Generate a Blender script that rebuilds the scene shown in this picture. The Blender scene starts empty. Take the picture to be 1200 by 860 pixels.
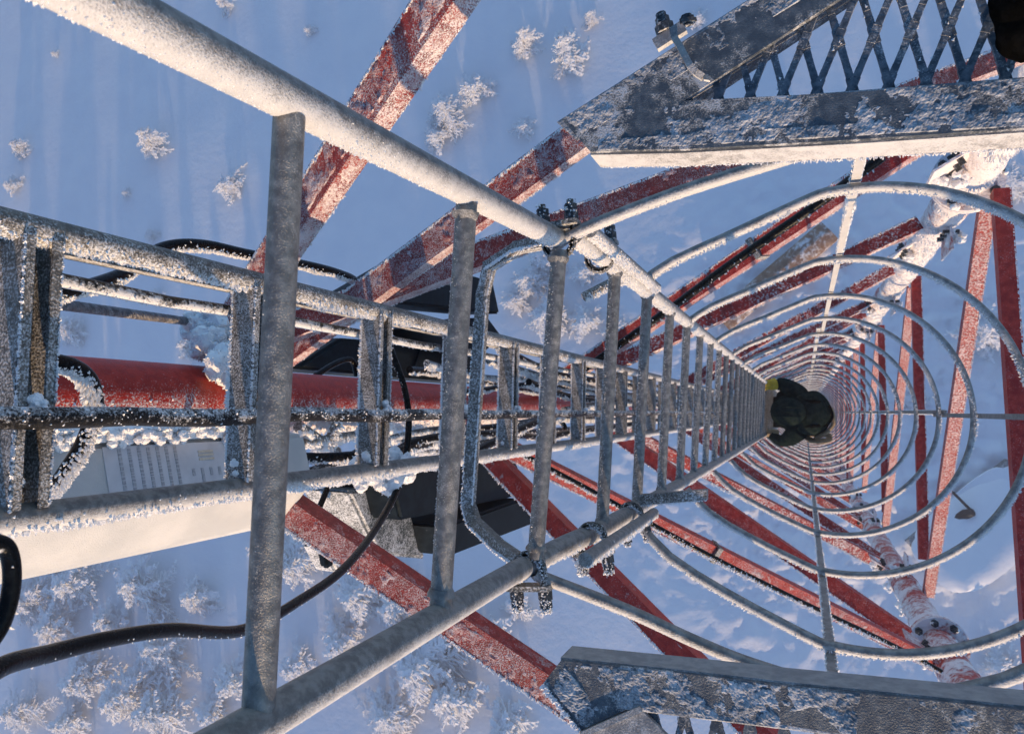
import bpy, bmesh, math, random
import numpy as np
from mathutils import Vector, Matrix, noise
random.seed(7)
sc = bpy.context.scene
R = math.radians
HC = 45.0                       # camera height above the snow

# ------------------------------------------------------------------ camera
F_PX = 850.0
cx, cy = 600.0, 430.0
VPX, VPY = 943.0, 483.0         # where plumb lines meet
d_cam = Vector(((VPX-cx)/F_PX, -(VPY-cy)/F_PX, -1)).normalized()
zc = -d_cam
yc = Vector((0.0, 1.0, 0.0)); yc = (yc - yc.dot(zc)*zc).normalized()
xc = yc.cross(zc).normalized()
Rw = Matrix((xc, yc, zc))       # rows: world axes in camera space -> world = Rw @ v_cam
cam_d = bpy.data.cameras.new('camera'); cam = bpy.data.objects.new('camera', cam_d)
sc.collection.objects.link(cam)
cam_d.sensor_width = 36.0; cam_d.lens = 36.0*F_PX/1200.0
cam_d.clip_start = 0.02; cam_d.clip_end = 6000
cam.matrix_world = Matrix.Translation((0, 0, HC)) @ Rw.to_4x4()
cam_d.dof.use_dof = True; cam_d.dof.focus_distance = .95; cam_d.dof.aperture_fstop = 18
sc.camera = cam
CAM = Vector((0, 0, HC))

# ------------------------------------------------------------------ light
SUN_EL, SUN_AZ = 9.0, 167.0     # azimuth: direction the light comes from, 180 = from -Y
saz = R(SUN_AZ)
to_sun = Vector((math.sin(saz)*math.cos(R(SUN_EL)), math.cos(saz)*math.cos(R(SUN_EL)), math.sin(R(SUN_EL))))
w = bpy.data.worlds.new("World"); sc.world = w; w.use_nodes = True
nt = w.node_tree; bg = nt.nodes['Background']
sky = nt.nodes.new('ShaderNodeTexSky'); sky.sky_type = 'NISHITA'; sky.sun_disc = False
sky.sun_elevation = R(SUN_EL); sky.sun_rotation = saz
sky.altitude = 900; sky.air_density = 1.0; sky.dust_density = 0.4; sky.ozone_density = 3.2
nt.links.new(sky.outputs[0], bg.inputs[0]); bg.inputs[1].default_value = 0.15
sd = bpy.data.lights.new('sun', 'SUN'); sd.energy = 2.7; sd.angle = R(0.6); sd.color = (1.0, 0.67, 0.37)
so = bpy.data.objects.new('sun', sd); sc.collection.objects.link(so)
so.rotation_euler = (-to_sun).to_track_quat('-Z', 'Y').to_euler()
sc.view_settings.view_transform = 'Standard'; sc.view_settings.look = 'None'
sc.view_settings.exposure = 1.06; sc.view_settings.gamma = 1
sc.cycles.max_bounces = 6; sc.cycles.diffuse_bounces = 3; sc.cycles.glossy_bounces = 2

# ------------------------------------------------------------------ geometry helpers
def ray(px, py):
    return (Rw @ Vector(((px-cx)/F_PX, -(py-cy)/F_PX, -1)))
def on_h(px, py, h):                     # point h metres below the camera seen at a pixel
    d = ray(px, py); return CAM + d*(h/-d.z)
def on_x(px, py, X):
    d = ray(px, py); return CAM + d*(X/d.x)
def on_plane(px, py, P, n):
    d = ray(px, py); return CAM + d*((P-CAM).dot(n)/d.dot(n))
def V3(x, y, h): return Vector((x, y, HC-h))

def new(): return bmesh.new()
def obj(name, bm, mats, parent=None, smooth=True):
    me = bpy.data.meshes.new(name)
    bmesh.ops.recalc_face_normals(bm, faces=bm.faces)
    bm.to_mesh(me); bm.free()
    if not isinstance(mats, (list, tuple)): mats = [mats]
    for m in mats: me.materials.append(m)
    if smooth:
        me.polygons.foreach_set('use_smooth', [True]*len(me.polygons))
        try: me.set_sharp_from_angle(angle=R(42))
        except Exception: pass
    o = bpy.data.objects.new(name, me); sc.collection.objects.link(o)
    if parent: o.parent = parent; o.matrix_parent_inverse = Matrix.Identity(4); o.location = -Vector(parent_world(parent))
    return o
def parent_world(p):
    v = Vector(p.location)
    while p.parent: p = p.parent; v += Vector(p.location)
    return v
def thing(name, label, cat, loc=(0, 0, 0), group=None):
    o = bpy.data.objects.new(name, None); sc.collection.objects.link(o); o.empty_display_size = .1
    o.location = loc; o['label'] = label; o['category'] = cat
    if group: o['group'] = group
    return o
def tag(o, label, cat, group=None, kind=None):
    if label: o['label'] = label
    if cat: o['category'] = cat
    if group: o['group'] = group
    if kind: o['kind'] = kind
    return o

def frame(t):
    a = Vector((0, 0, 1)) if abs(t.z) < .9 else Vector((1, 0, 0))
    u = t.cross(a).normalized(); return u, t.cross(u).normalized()
def catmull(P, n=8):
    P = [Vector(p) for p in P]; Q = [P[0]*2-P[1]] + P + [P[-1]*2-P[-2]]; out = []
    for i in range(1, len(Q)-2):
        for k in range(n):
            t = k/n; a, b, c, d = Q[i-1], Q[i], Q[i+1], Q[i+2]
            out.append(.5*((2*b)+(c-a)*t+(2*a-5*b+4*c-d)*t*t+(3*b-a-3*c+d)*t**3))
    out.append(P[-1]); return out
def tube(bm, pts, r, seg=14, mat=0, cap=True, wob=0):
    pts = [Vector(p) for p in pts]; n = len(pts); rings = []
    t = (pts[1]-pts[0]).normalized(); u, v = frame(t)
    for i, p in enumerate(pts):
        t2 = (pts[min(i+1, n-1)]-pts[max(i-1, 0)]).normalized()
        u = (u - t2*u.dot(t2)).normalized(); v = t2.cross(u)
        rr = r[i] if isinstance(r, (list, tuple)) else r
        ring = []
        for k in range(seg):
            a = 2*math.pi*k/seg; q = rr
            if wob: q *= 1+wob*noise.noise(p*90+Vector((k*3.1, 0, 0)))
            ring.append(bm.verts.new(p + (u*math.cos(a)+v*math.sin(a))*q))
        rings.append(ring)
    for i in range(n-1):
        for k in range(seg):
            f = bm.faces.new((rings[i][k], rings[i][(k+1) % seg], rings[i+1][(k+1) % seg], rings[i+1][k])); f.material_index = mat
    if cap:
        for ring in (rings[0][::-1], rings[-1]): bm.faces.new(ring).material_index = mat
def seg_pts(a, b, n): return [a.lerp(b, i/n) for i in range(n+1)]
def box(bm, c, ax, ay, az, mat=0):
    """box with centre c and half-axis vectors"""
    vs = [bm.verts.new(c+ax*i+ay*j+az*k) for i in (-1, 1) for j in (-1, 1) for k in (-1, 1)]
    for f in ((0, 1, 3, 2), (4, 6, 7, 5), (0, 4, 5, 1), (2, 3, 7, 6), (0, 2, 6, 4), (1, 5, 7, 3)):
        bm.faces.new([vs[i] for i in f]).material_index = mat
def bar(bm, a, b, u, v, mat=0, n=1):
    """prism from a to b with half-width vectors u, v"""
    prev = None
    for i in range(n+1):
        p = a.lerp(b, i/n)
        ring = [bm.verts.new(p+u*s+v*t) for s, t in ((-1, -1), (1, -1), (1, 1), (-1, 1))]
        if prev:
            for k in range(4): bm.faces.new((prev[k], prev[(k+1) % 4], ring[(k+1) % 4], ring[k])).material_index = mat
        else: bm.faces.new(ring[::-1]).material_index = mat
        prev = ring
    bm.faces.new(prev).material_index = mat
def prism(bm, poly, dz, mat=0):
    """polygon (list of Vectors) extruded by vector dz"""
    a = [bm.verts.new(p) for p in poly]; b = [bm.verts.new(p+dz) for p in poly]; n = len(poly)
    bm.faces.new(a).material_index = mat; bm.faces.new(b[::-1]).material_index = mat
    for i in range(n): bm.faces.new((a[i], b[i], b[(i+1) % n], a[(i+1) % n])).material_index = mat

WIND = Vector((0.1, -1, 0.1)).normalized()
def spike(bm, p, d, L, wd, mat):
    u, v = frame(d); a0 = random.random()*6.28
    b = [bm.verts.new(p - d*wd*.6 + (u*math.cos(a0+2.094*k)+v*math.sin(a0+2.094*k))*wd) for k in range(3)]
    mid = [bm.verts.new(p + d*L*.6 + (u*math.cos(a0+.5+2.094*k)+v*math.sin(a0+.5+2.094*k))*wd*.75) for k in range(3)]
    t = bm.verts.new(p + d*L)
    for k in range(3):
        bm.faces.new((b[k], b[(k+1) % 3], mid[(k+1) % 3], mid[k])).material_index = mat
        bm.faces.new((mid[k], mid[(k+1) % 3], t)).material_index = mat
def rime(bm, pts, r, n, L, mat=1, W=WIND, spread=.75, wd=None):
    """hoar crystals on the windward side of a rod; n per metre"""
    pts = [Vector(p) for p in pts]
    for a, b in zip(pts[:-1], pts[1:]):
        l = (b-a).length
        if l < 1e-6: continue
        t = (b-a)/l; wv = W - t*W.dot(t)
        if wv.length < .05: continue
        wv.normalize(); s = t.cross(wv)
        c = n*l; k = int(c) + (random.random() < c-int(c))
        for _ in range(k):
            ang = random.gauss(0, spread); q = a.lerp(b, random.random())
            g = .55+.9*max(0, noise.noise(q*14)+.35)
            d = (wv*math.cos(ang)+s*math.sin(ang)).normalized()
            LL = L*g*random.uniform(.35, 1.15)*max(.25, math.cos(ang*.8))
            dd = (d + t*random.uniform(-.4, .4) + s*random.uniform(-.3, .3) + wv*.5).normalized()
            spike(bm, q+d*r*.96, dd, LL, (wd or L*.38)*random.uniform(.6, 1.2), mat)
def edge_rime(bm, a, b, n, L, d, mat=1, wd=None):
    l = (b-a).length; t = (b-a)/l
    for _ in range(int(n*l)):
        q = a.lerp(b, random.random())
        g = .5+1.0*max(0, noise.noise(q*9)+.3)
        dd = (d + t*random.uniform(-.6, .6) + Vector((random.uniform(-.4, .4), random.uniform(-.4, .4), random.uniform(-.4, .4)))).normalized()
        spike(bm, q + dd*random.uniform(-.3, .1)*L, dd, L*g*random.uniform(.4, 1.2), (wd or L*.4)*random.uniform(.6, 1.2), mat)
def clump(bm, c, r, n, mat=1, flat=1.0, big=False):
    """a lump of soft rime: overlapping knobbly balls"""
    for _ in range(n):
        d = Vector((random.gauss(0, 1), random.gauss(0, 1), random.gauss(0, 1)*flat)).normalized()
        p = c + d*r*random.uniform(.1, .85); q = r*random.uniform(.22, .5)
        m = Matrix.Translation(p)
        res = bmesh.ops.create_icosphere(bm, subdivisions=3 if big else 2, radius=q, matrix=m)
        for v in res['verts']:
            nrm = (v.co-p).normalized()
            v.co += nrm*q*(.35*noise.noise(v.co*(1.3/q))+(.22*noise.noise(v.co*(4/q)) if big else .1*noise.noise(v.co*(2.5/q))))
            for f in v.link_faces: f.material_index = mat
        if big:
            for v in res['verts'][::3]:
                dd = ((v.co-p).normalized()+WIND*.3).normalized()
                spike(bm, v.co.copy(), dd, r*random.uniform(.03, .10), r*.03, mat)

def rime_sheet(bm, o, u, v, lu, lv, up_, res, amp, thr, freq=26, mat=1, seed=0, shape=None):
    """patchy layer of rime lying on a plate: a height field that only rises out of the metal where rime has grown"""
    nu, nv = max(2, int(lu/res)), max(2, int(lv/res)); g = {}
    for i in range(nu+1):
        for j in range(nv+1):
            p = o+u*(lu*i/nu)+v*(lv*j/nv); q = p+Vector((seed, seed*2.3, 0))
            e = min(i, nu-i, j, nv-j)/2.0
            z = noise.noise(q*freq)+.55*noise.noise(q*freq*2.6)+.45*noise.noise(q*freq*7)+.35*noise.noise(q*freq*19)-thr
            z = amp*max(-.4, min(1.2, z*1.5))+amp*.3*abs(noise.noise(q*freq*34)) if e > 0 else -amp*.6
            if shape and not shape(p): z = -amp
            g[i, j] = bm.verts.new(p+up_*z)
    for i in range(nu):
        for j in range(nv): bm.faces.new((g[i, j], g[i+1, j], g[i+1, j+1], g[i, j+1])).material_index = mat

# ------------------------------------------------------------------ materials
def nmat(name):
    m = bpy.data.materials.new(name); m.use_nodes = True
    return m, m.node_tree, m.node_tree.nodes['Principled BSDF']
def mth(nt, op, a, b=None, c=None, clamp=False):
    n = nt.nodes.new('ShaderNodeMath'); n.operation = op; n.use_clamp = clamp
    for i, x in enumerate((a, b, c)):
        if x is None: continue
        if isinstance(x, (int, float)): n.inputs[i].default_value = x
        else: nt.links.new(x, n.inputs[i])
    return n.outputs[0]
def nz(nt, scale, detail=3, rough=.55, coord=None, dist=0):
    n = nt.nodes.new('ShaderNodeTexNoise'); n.inputs['Scale'].default_value = scale
    n.inputs['Detail'].default_value = detail; n.inputs['Roughness'].default_value = rough; n.inputs['Distortion'].default_value = dist
    nt.links.new(coord if coord else POS(nt), n.inputs['Vector']); return n.outputs['Fac']
def POS(nt):
    g = nt.nodes.get('GEO') or nt.nodes.new('ShaderNodeNewGeometry'); g.name = 'GEO'; return g.outputs['Position']
def mixc(nt, f, a, b):
    n = nt.nodes.new('ShaderNodeMix'); n.data_type = 'RGBA'
    if isinstance(f, (int, float)): n.inputs[0].default_value = f
    else: nt.links.new(f, n.inputs[0])
    for i, x in ((6, a), (7, b)):
        if isinstance(x, tuple): n.inputs[i].default_value = (*x, 1)
        else: nt.links.new(x, n.inputs[i])
    return n.outputs[2]
def smooth(nt, x, lo, hi):
    n = nt.nodes.new('ShaderNodeMapRange'); n.interpolation_type = 'SMOOTHSTEP'
    nt.links.new(x, n.inputs[0]); n.inputs[1].default_value = lo; n.inputs[2].default_value = hi
    return n.outputs[0]
SNOW = (.80, .81, .83)
def frosted(name, c1, c2, rough=.5, metal=0., amount=0., bias=.6, low=9, lowamt=.8, hi=320, hiamt=1.6, bump=.0012, soft=.35, W=WIND, vert=0., cap=.85, spec=.35):
    """painted or galvanised surface with rime on its windward side"""
    m, nt, p = nmat(name)
    POS(nt); g = nt.nodes['GEO']
    dt = nt.nodes.new('ShaderNodeVectorMath'); dt.operation = 'DOT_PRODUCT'
    nt.links.new(g.outputs['Normal'], dt.inputs[0]); dt.inputs[1].default_value = (W.x, W.y, W.z+vert)
    lo = nz(nt, low, 4, .6); h_ = nz(nt, hi, 3, .65); mid = nz(nt, low*7, 3, .6)
    s = mth(nt, 'MULTIPLY', dt.outputs['Value'], bias)
    s = mth(nt, 'ADD', s, mth(nt, 'MULTIPLY', mth(nt, 'SUBTRACT', lo, .5), lowamt*2))
    s = mth(nt, 'ADD', s, mth(nt, 'MULTIPLY', mth(nt, 'SUBTRACT', h_, .5), hiamt*2))
    s = mth(nt, 'ADD', s, mth(nt, 'MULTIPLY', mth(nt, 'SUBTRACT', mid, .5), lowamt))
    fac = mth(nt, 'MULTIPLY', smooth(nt, s, -amount-soft, -amount+soft), cap)
    base = mixc(nt, smooth(nt, mid, .35, .65), c1, c2)
    nt.links.new(mixc(nt, fac, base, SNOW), p.inputs['Base Color'])
    nt.links.new(mth(nt, 'ADD', mth(nt, 'MULTIPLY', fac, .8-rough), mth(nt, 'ADD', mth(nt, 'MULTIPLY', mid, .2), rough-.1)), p.inputs['Roughness'])
    if metal: nt.links.new(mth(nt, 'MULTIPLY', mth(nt, 'SUBTRACT', 1., fac), metal), p.inputs['Metallic'])
    p.inputs['Specular IOR Level'].default_value = spec
    b = nt.nodes.new('ShaderNodeBump'); b.inputs['Distance'].default_value = bump; b.inputs['Strength'].default_value = .8
    nt.links.new(mth(nt, 'ADD', mth(nt, 'MULTIPLY', fac, 1.), mth(nt, 'MULTIPLY', h_, .8)), b.inputs['Height'])
    nt.links.new(b.outputs[0], p.inputs['Normal'])
    return m
G1, G2 = (.155, .150, .142), (.265, .258, .242)
RED1, RED2 = (.22, .013, .010), (.38, .032, .022)
M_galv_clean = frosted('galvanised_pipe', G1, G2, .42, .55, -.55, .7, low=14, lowamt=.5, hi=800, hiamt=1.1, bump=.0009, cap=.6)
M_galv_rail = frosted('galvanised_rail', G1, G2, .45, .4, -.22, 1.0, low=14, lowamt=.45, hi=700, hiamt=1.0, bump=.0012, soft=.5, cap=.6)
M_galv_rime = frosted('rimed_galvanised_channel', (.10, .092, .08), (.19, .178, .155), .5, .3, -.22, .35, low=16, lowamt=.6, hi=360, hiamt=1.6, bump=.0016, soft=.45, cap=.75)
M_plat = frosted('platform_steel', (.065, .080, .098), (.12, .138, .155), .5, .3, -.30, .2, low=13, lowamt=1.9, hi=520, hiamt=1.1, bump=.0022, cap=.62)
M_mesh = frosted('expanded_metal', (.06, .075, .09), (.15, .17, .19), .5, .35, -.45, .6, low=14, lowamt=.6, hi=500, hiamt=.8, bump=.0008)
M_plate_edge = frosted('platform_web', (.19, .19, .19), (.28, .275, .265), .6, .1, -.25, .5, low=10, lowamt=.7, hi=500, hiamt=.7, bump=.0006, cap=.6)
M_red_near = frosted('red_paint_rime', RED1, RED2, .5, 0, -.28, .40, low=9, lowamt=.7, hi=420, hiamt=1.6, bump=.0025, cap=.75)
M_red_far = frosted('red_paint_frost', RED1, RED2, .5, 0, -.35, .4, low=4, lowamt=.8, hi=80, hiamt=1.5, bump=.005)
M_red_leg = frosted('red_leg_frost', (.30, .014, .010), (.46, .035, .022), .42, 0, -.55, .6, low=5, lowamt=.5, hi=260, hiamt=1.5, bump=.003)
M_red_lit = frosted('sunlit_rimed_red', (.34, .03, .02), (.44, .06, .045), .5, 0, -.22, .3, low=4, lowamt=.3, hi=110, hiamt=1.3, bump=.007, soft=.4, cap=.62)  # paler copy of the brace red: sunlight put into the colour, plus rime
M_leg_snowy = frosted('snow_plastered_leg', RED2, (.48, .12, .10), .5, 0, .32, .35, low=6, lowamt=1.25, hi=60, hiamt=.6, bump=.01)
M_cage = frosted('rimed_cage_rod', G1, G2, .45, .35, -.25, 1.0, low=8, lowamt=.4, hi=380, hiamt=.7, bump=.001, soft=.45, cap=.55)
M_cable = frosted('black_cable', (.003, .003, .0035), (.007, .007, .007), .25, 0, -1.25, .8, spec=.13, low=16, lowamt=.9, hi=300, hiamt=.8, bump=.0008)
M_cable_rime = frosted('rimed_black_cable', (.008, .008, .008), (.022, .02, .016), .4, 0, .05, .55, low=26, lowamt=1.3, hi=260, hiamt=1.0, bump=.002)
M_box = frosted('dark_equipment', (.006, .010, .014), (.012, .019, .025), .55, 0, -1.0, .5, low=4, lowamt=.5, hi=200, hiamt=.8, bump=.0005, spec=.12)
M_boxr = frosted('rimed_equipment', (.05, .06, .06), (.10, .11, .11), .6, 0, -.1, .3, low=8, lowamt=.8, hi=220, hiamt=1.6, bump=.002)
M_cable_top = frosted('top_rimed_cable', (.006, .006, .006), (.014, .013, .012), .4, 0, -.45, .7, low=24, lowamt=1.0, hi=330, hiamt=1.0, bump=.002, W=Vector((.3, .55, .75)), spec=.2)
M_steelrope = frosted('wire_rope', (.13, .13, .14), (.25, .25, .26), .4, .5, -.9, .5)
M_thin = frosted('thin_rime_on_steel', (.07, .085, .10), (.15, .17, .19), .6, 0, -.02, .35, low=16, lowamt=1.0, hi=420, hiamt=1.0, bump=.0012, soft=.8, cap=.62, spec=.15)
M_thin_red = frosted('thin_rime_on_paint', RED2, (.42, .13, .11), .6, 0, -.12, .35, low=12, lowamt=.7, hi=420, hiamt=1.5, bump=.0022, soft=.5, cap=.75, spec=.2)
M_leg_main = frosted('frosted_main_leg', (.36, .018, .011), (.50, .038, .022), .42, 0, -.27, .75, low=7, lowamt=.5, hi=260, hiamt=1.5, bump=.003, soft=.25)
def rimemat():
    m, nt, p = nmat('rime'); p.inputs['Roughness'].default_value = .75
    p.inputs['Base Color'].default_value = (.84, .84, .85, 1); p.inputs['Specular IOR Level'].default_value = .3
    b = nt.nodes.new('ShaderNodeBump'); b.inputs['Distance'].default_value = .002
    nt.links.new(nz(nt, 300, 3), b.inputs['Height']); nt.links.new(b.outputs[0], p.inputs['Normal'])
    return m
M_rime = rimemat()
def plain(name, c1, c2, scale, rough=.6, bump=0., bscale=None):
    m, nt, p = nmat(name)
    n = nz(nt, scale, 4); nt.links.new(mixc(nt, smooth(nt, n, .35, .65), c1, c2), p.inputs['Base Color'])
    p.inputs['Roughness'].default_value = rough; p.inputs['Specular IOR Level'].default_value = .0 if c1[0] < .02 else .35
    if bump:
        b = nt.nodes.new('ShaderNodeBump'); b.inputs['Distance'].default_value = bump
        nt.links.new(nz(nt, bscale or scale*3, 4), b.inputs['Height']); nt.links.new(b.outputs[0], p.inputs['Normal'])
    return m
M_white = plain('white_radome', (.46, .47, .47), (.56, .56, .55), 9, .6, .0012, 420)
M_label = plain('printed_label', (.50, .51, .54), (.57, .58, .61), 30, .4)
M_print = plain('label_print', (.30, .31, .34), (.42, .43, .45), 200, .5)
M_printred = plain('label_print_red', (.5, .22, .2), (.6, .32, .28), 200, .5)
M_printtan = plain('label_print_tan', (.5, .45, .36), (.6, .55, .45), 200, .5)
M_jacket = plain('dark_green_jacket', (.006, .012, .012), (.016, .024, .022), 25, .8, .006, 30)
M_black = plain('black_fabric', (.002, .002, .002), (.005, .005, .005), 60, .85, .002, 200)
M_yellow = plain('yellow_glove', (.42, .27, .015), (.55, .36, .03), 40, .7, .002, 150)
M_tan = plain('tan_leather', (.26, .18, .10), (.36, .26, .16), 30, .7, .002, 120)
M_skin = plain('skin', (.45, .27, .2), (.5, .31, .23), 30, .5)
M_bolt = frosted('dark_bolt', (.03, .035, .04), (.08, .085, .09), .5, .5, -.55, .5, low=30, lowamt=.8, hi=300, hiamt=.8, bump=.001)
M_wood = frosted('weathered_timber', (.20, .11, .065), (.30, .19, .12), .8, 0, -.25, .2, low=.5, lowamt=.9, hi=4, hiamt=.8, bump=.02)
M_roof = plain('sheet_roof', (.24, .26, .30), (.34, .36, .40), .8, .6, .01, 3)
def snowmat():
    m, nt, p = nmat('ground_snow')
    c = mixc(nt, smooth(nt, nz(nt, .35, 4), .3, .7), (.76, .79, .84), (.82, .84, .87))
    nt.links.new(c, p.inputs['Base Color']); p.inputs['Roughness'].default_value = .8
    p.inputs['Specular IOR Level'].default_value = .2
    b = nt.nodes.new('ShaderNodeBump'); b.inputs['Distance'].default_value = .06; b.inputs['Strength'].default_value = .5
    nt.links.new(nz(nt, 2.2, 6, .6), b.inputs['Height']); nt.links.new(b.outputs[0], p.inputs['Normal'])
    return m
M_snow = snowmat()
M_treesnow = plain('tree_rime', (.74, .76, .80), (.86, .87, .88), 3, .8)
M_bark = plain('frosted_bark', (.10, .085, .07), (.5, .5, .5), 3, .9)

# ------------------------------------------------------------------ ground
def smoothst(x, a, b):
    t = min(1, max(0, (x-a)/(b-a))); return t*t*(3-2*t)
TILT = math.tan(R(6.3))          # the hilltop falls away from the low sun, so the snow is only grazed by it
def gheight(x, y):
    q = Vector((x, y, 0))
    near = 1-smoothst(math.hypot(x-2, y), 7, 19)
    z = -TILT*y if abs(y) < 400 else -TILT*400*(1 if y > 0 else -1)
    z += .38*noise.noise(Vector((x*.055, y*.03, 1)))+.14*noise.noise(Vector((x*.22, y*.12, 5)))
    z += near*(.16*noise.noise(q*.55)+.24*noise.noise(q*1.3+Vector((3, 3, 3)))+.20*abs(noise.noise(q*2.6))+.07*noise.noise(q*5.5))
    z += (1-near)*(.012*noise.noise(q*2.0))
    return z
def build_ground():
    xs = sorted(set([-2500, -1200, -600, -300, -180, -120] + list(np.arange(-95, -5, .34)) + list(np.arange(-5, 25, .17)) + [30, 40, 60, 100, 200, 500, 1200, 2500]))
    ys = sorted(set([-2500, -1200, -600, -300, -150, -90, -70] + list(np.arange(-52, -26, .34)) + list(np.arange(-26, 24, .19)) + list(np.arange(24, 52, .34)) + [70, 90, 150, 300, 600, 1200, 2500]))
    nx, ny = len(xs), len(ys)
    vs = [(x, y, gheight(x, y)) for y in ys for x in xs]
    fs = [(j*nx+i, j*nx+i+1, (j+1)*nx+i+1, (j+1)*nx+i) for j in range(ny-1) for i in range(nx-1)]
    me = bpy.data.meshes.new('snow_ground'); me.from_pydata(vs, [], fs); me.materials.append(M_snow)
    me.polygons.foreach_set('use_smooth', [True]*len(me.polygons))
    o = bpy.data.objects.new('snow_ground', me); sc.collection.objects.link(o); o['kind'] = 'structure'
build_ground()

# ------------------------------------------------------------------ lattice tower
LEG_L, LEG_U, LEG_R = Vector((-1.36, -.004, 0)), Vector((.697, 1.09, 0)), Vector((.697, -1.28, 0))
tower = thing('lattice_tower', 'red painted three legged lattice tower plastered with rime, rising from the snow', 'tower', (0, 0, 0))
def flange(parent, c, r, name='flange', mat=None, nb=8):
    bm = new()
    for dz in (-.016, .016):
        tube(bm, [c+Vector((0, 0, dz-.013)), c+Vector((0, 0, dz+.013))], r*1.75, 24, 0)
    for k in range(nb):
        a = 2*math.pi*k/nb+.2; p = c+Vector((math.cos(a), math.sin(a), 0))*r*1.42
        tube(bm, [p-Vector((0, 0, .06)), p+Vector((0, 0, .075))], .011, 6, 1)
        tube(bm, [p+Vector((0, 0, .030)), p+Vector((0, 0, .052))], .021, 6, 1)
        tube(bm, [p-Vector((0, 0, .052)), p-Vector((0, 0, .030))], .021, 6, 1)
        clump(bm, p+Vector((0, -.02, .03)), .032, 2, 2)
    return obj(name, bm, [mat or M_leg_snowy, M_bolt, M_rime], parent)
def make_leg(c, r, mat, flanges, top, extra):
    bm = new()
    n = 160; pts = [V3(c.x, c.y, top + (HC-top+.3)*((i/n)**1.6)) for i in range(n+1)]
    tube(bm, pts, r, 32, 0)
    extra(bm)
    leg = obj('leg', bm, [mat, M_rime], tower)
    for h in flanges: flange(leg, V3(c.x, c.y, h), r)
    return leg
def coat(bm, c, h0, h1, r=.087):
    """uneven shell of wind packed rime round a leg"""
    n, m = int((h1-h0)/.03), 36; rows = []
    for i in range(n+1):
        h = h0+(h1-h0)*i/n; row = []
        for k in range(m):
            a = 2*math.pi*k/m; d = Vector((math.cos(a), math.sin(a), 0)); q = Vector((c.x, c.y, 0))+d*r+Vector((0, 0, -h))
            g = .6*noise.noise(q*5)+.4*noise.noise(q*13)+.18*noise.noise(q*34)
            row.append(bm.verts.new(V3(c.x, c.y, h)+d*(r+.012*(-.08+max(-.5, g)*2.4+.55*max(0, d.dot(WIND))))))
        rows.append(row)
    for i in range(n):
        for k in range(m): bm.faces.new((rows[i][k], rows[i][(k+1) % m], rows[i+1][(k+1) % m], rows[i+1][k])).material_index = 0
def rimeL(bm):
    rime(bm, [V3(LEG_L.x, LEG_L.y, h) for h in np.arange(.2, 6, .1)], .085, 700, .02, 1, spread=.7)
    # wind packed lump at the node
    clump(bm, on_x(252, 392, -1.32), .078, 30, big=True)
    clump(bm, on_x(262, 425, -1.26), .066, 22, big=True)
    clump(bm, on_x(272, 448, -1.26), .03, 8, big=True)
    clump(bm, on_x(228, 388, -1.36), .03, 10, big=True)
def rimeU(bm):
    pts = [V3(LEG_U.x, LEG_U.y, h) for h in np.arange(1.2, 12, .2)]
    rime(bm, pts, .087, 900, .022, 1, spread=.9, wd=.006)
    for k in range(5):
        h = random.uniform(5.5, 11); a = random.gauss(math.pi*1.1, .5)
        clump(bm, V3(LEG_U.x+math.cos(a)*.085, LEG_U.y+math.sin(a)*.085, h), random.uniform(.04, .07), 10, big=False)
    coat(bm, LEG_U, 1.2, 14)
def rimeR(bm):
    pts = [V3(LEG_R.x, LEG_R.y, h) for h in np.arange(2, 12, .2)]
    rime(bm, pts, .087, 900, .022, 1, spread=.9, wd=.006)
    for k in range(10):
        h = random.uniform(4, 11); a = random.gauss(math.pi*1.1, .5)
        clump(bm, V3(LEG_R.x+math.cos(a)*.085, LEG_R.y+math.sin(a)*.085, h), random.uniform(.04, .07), 10, big=True)
    coat(bm, LEG_R, 2.0, 14)
leg_l = make_leg(LEG_L, .085, M_leg_main, [14, 20, 26], -.2, rimeL)
leg_u = make_leg(LEG_U, .087, M_leg_snowy, [3.85, 9.5, 15.5, 21.5], .3, rimeU)
leg_r = make_leg(LEG_R, .087, M_leg_snowy, [4.75, 10.4, 16.4, 22.4], .3, rimeR)

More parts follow.
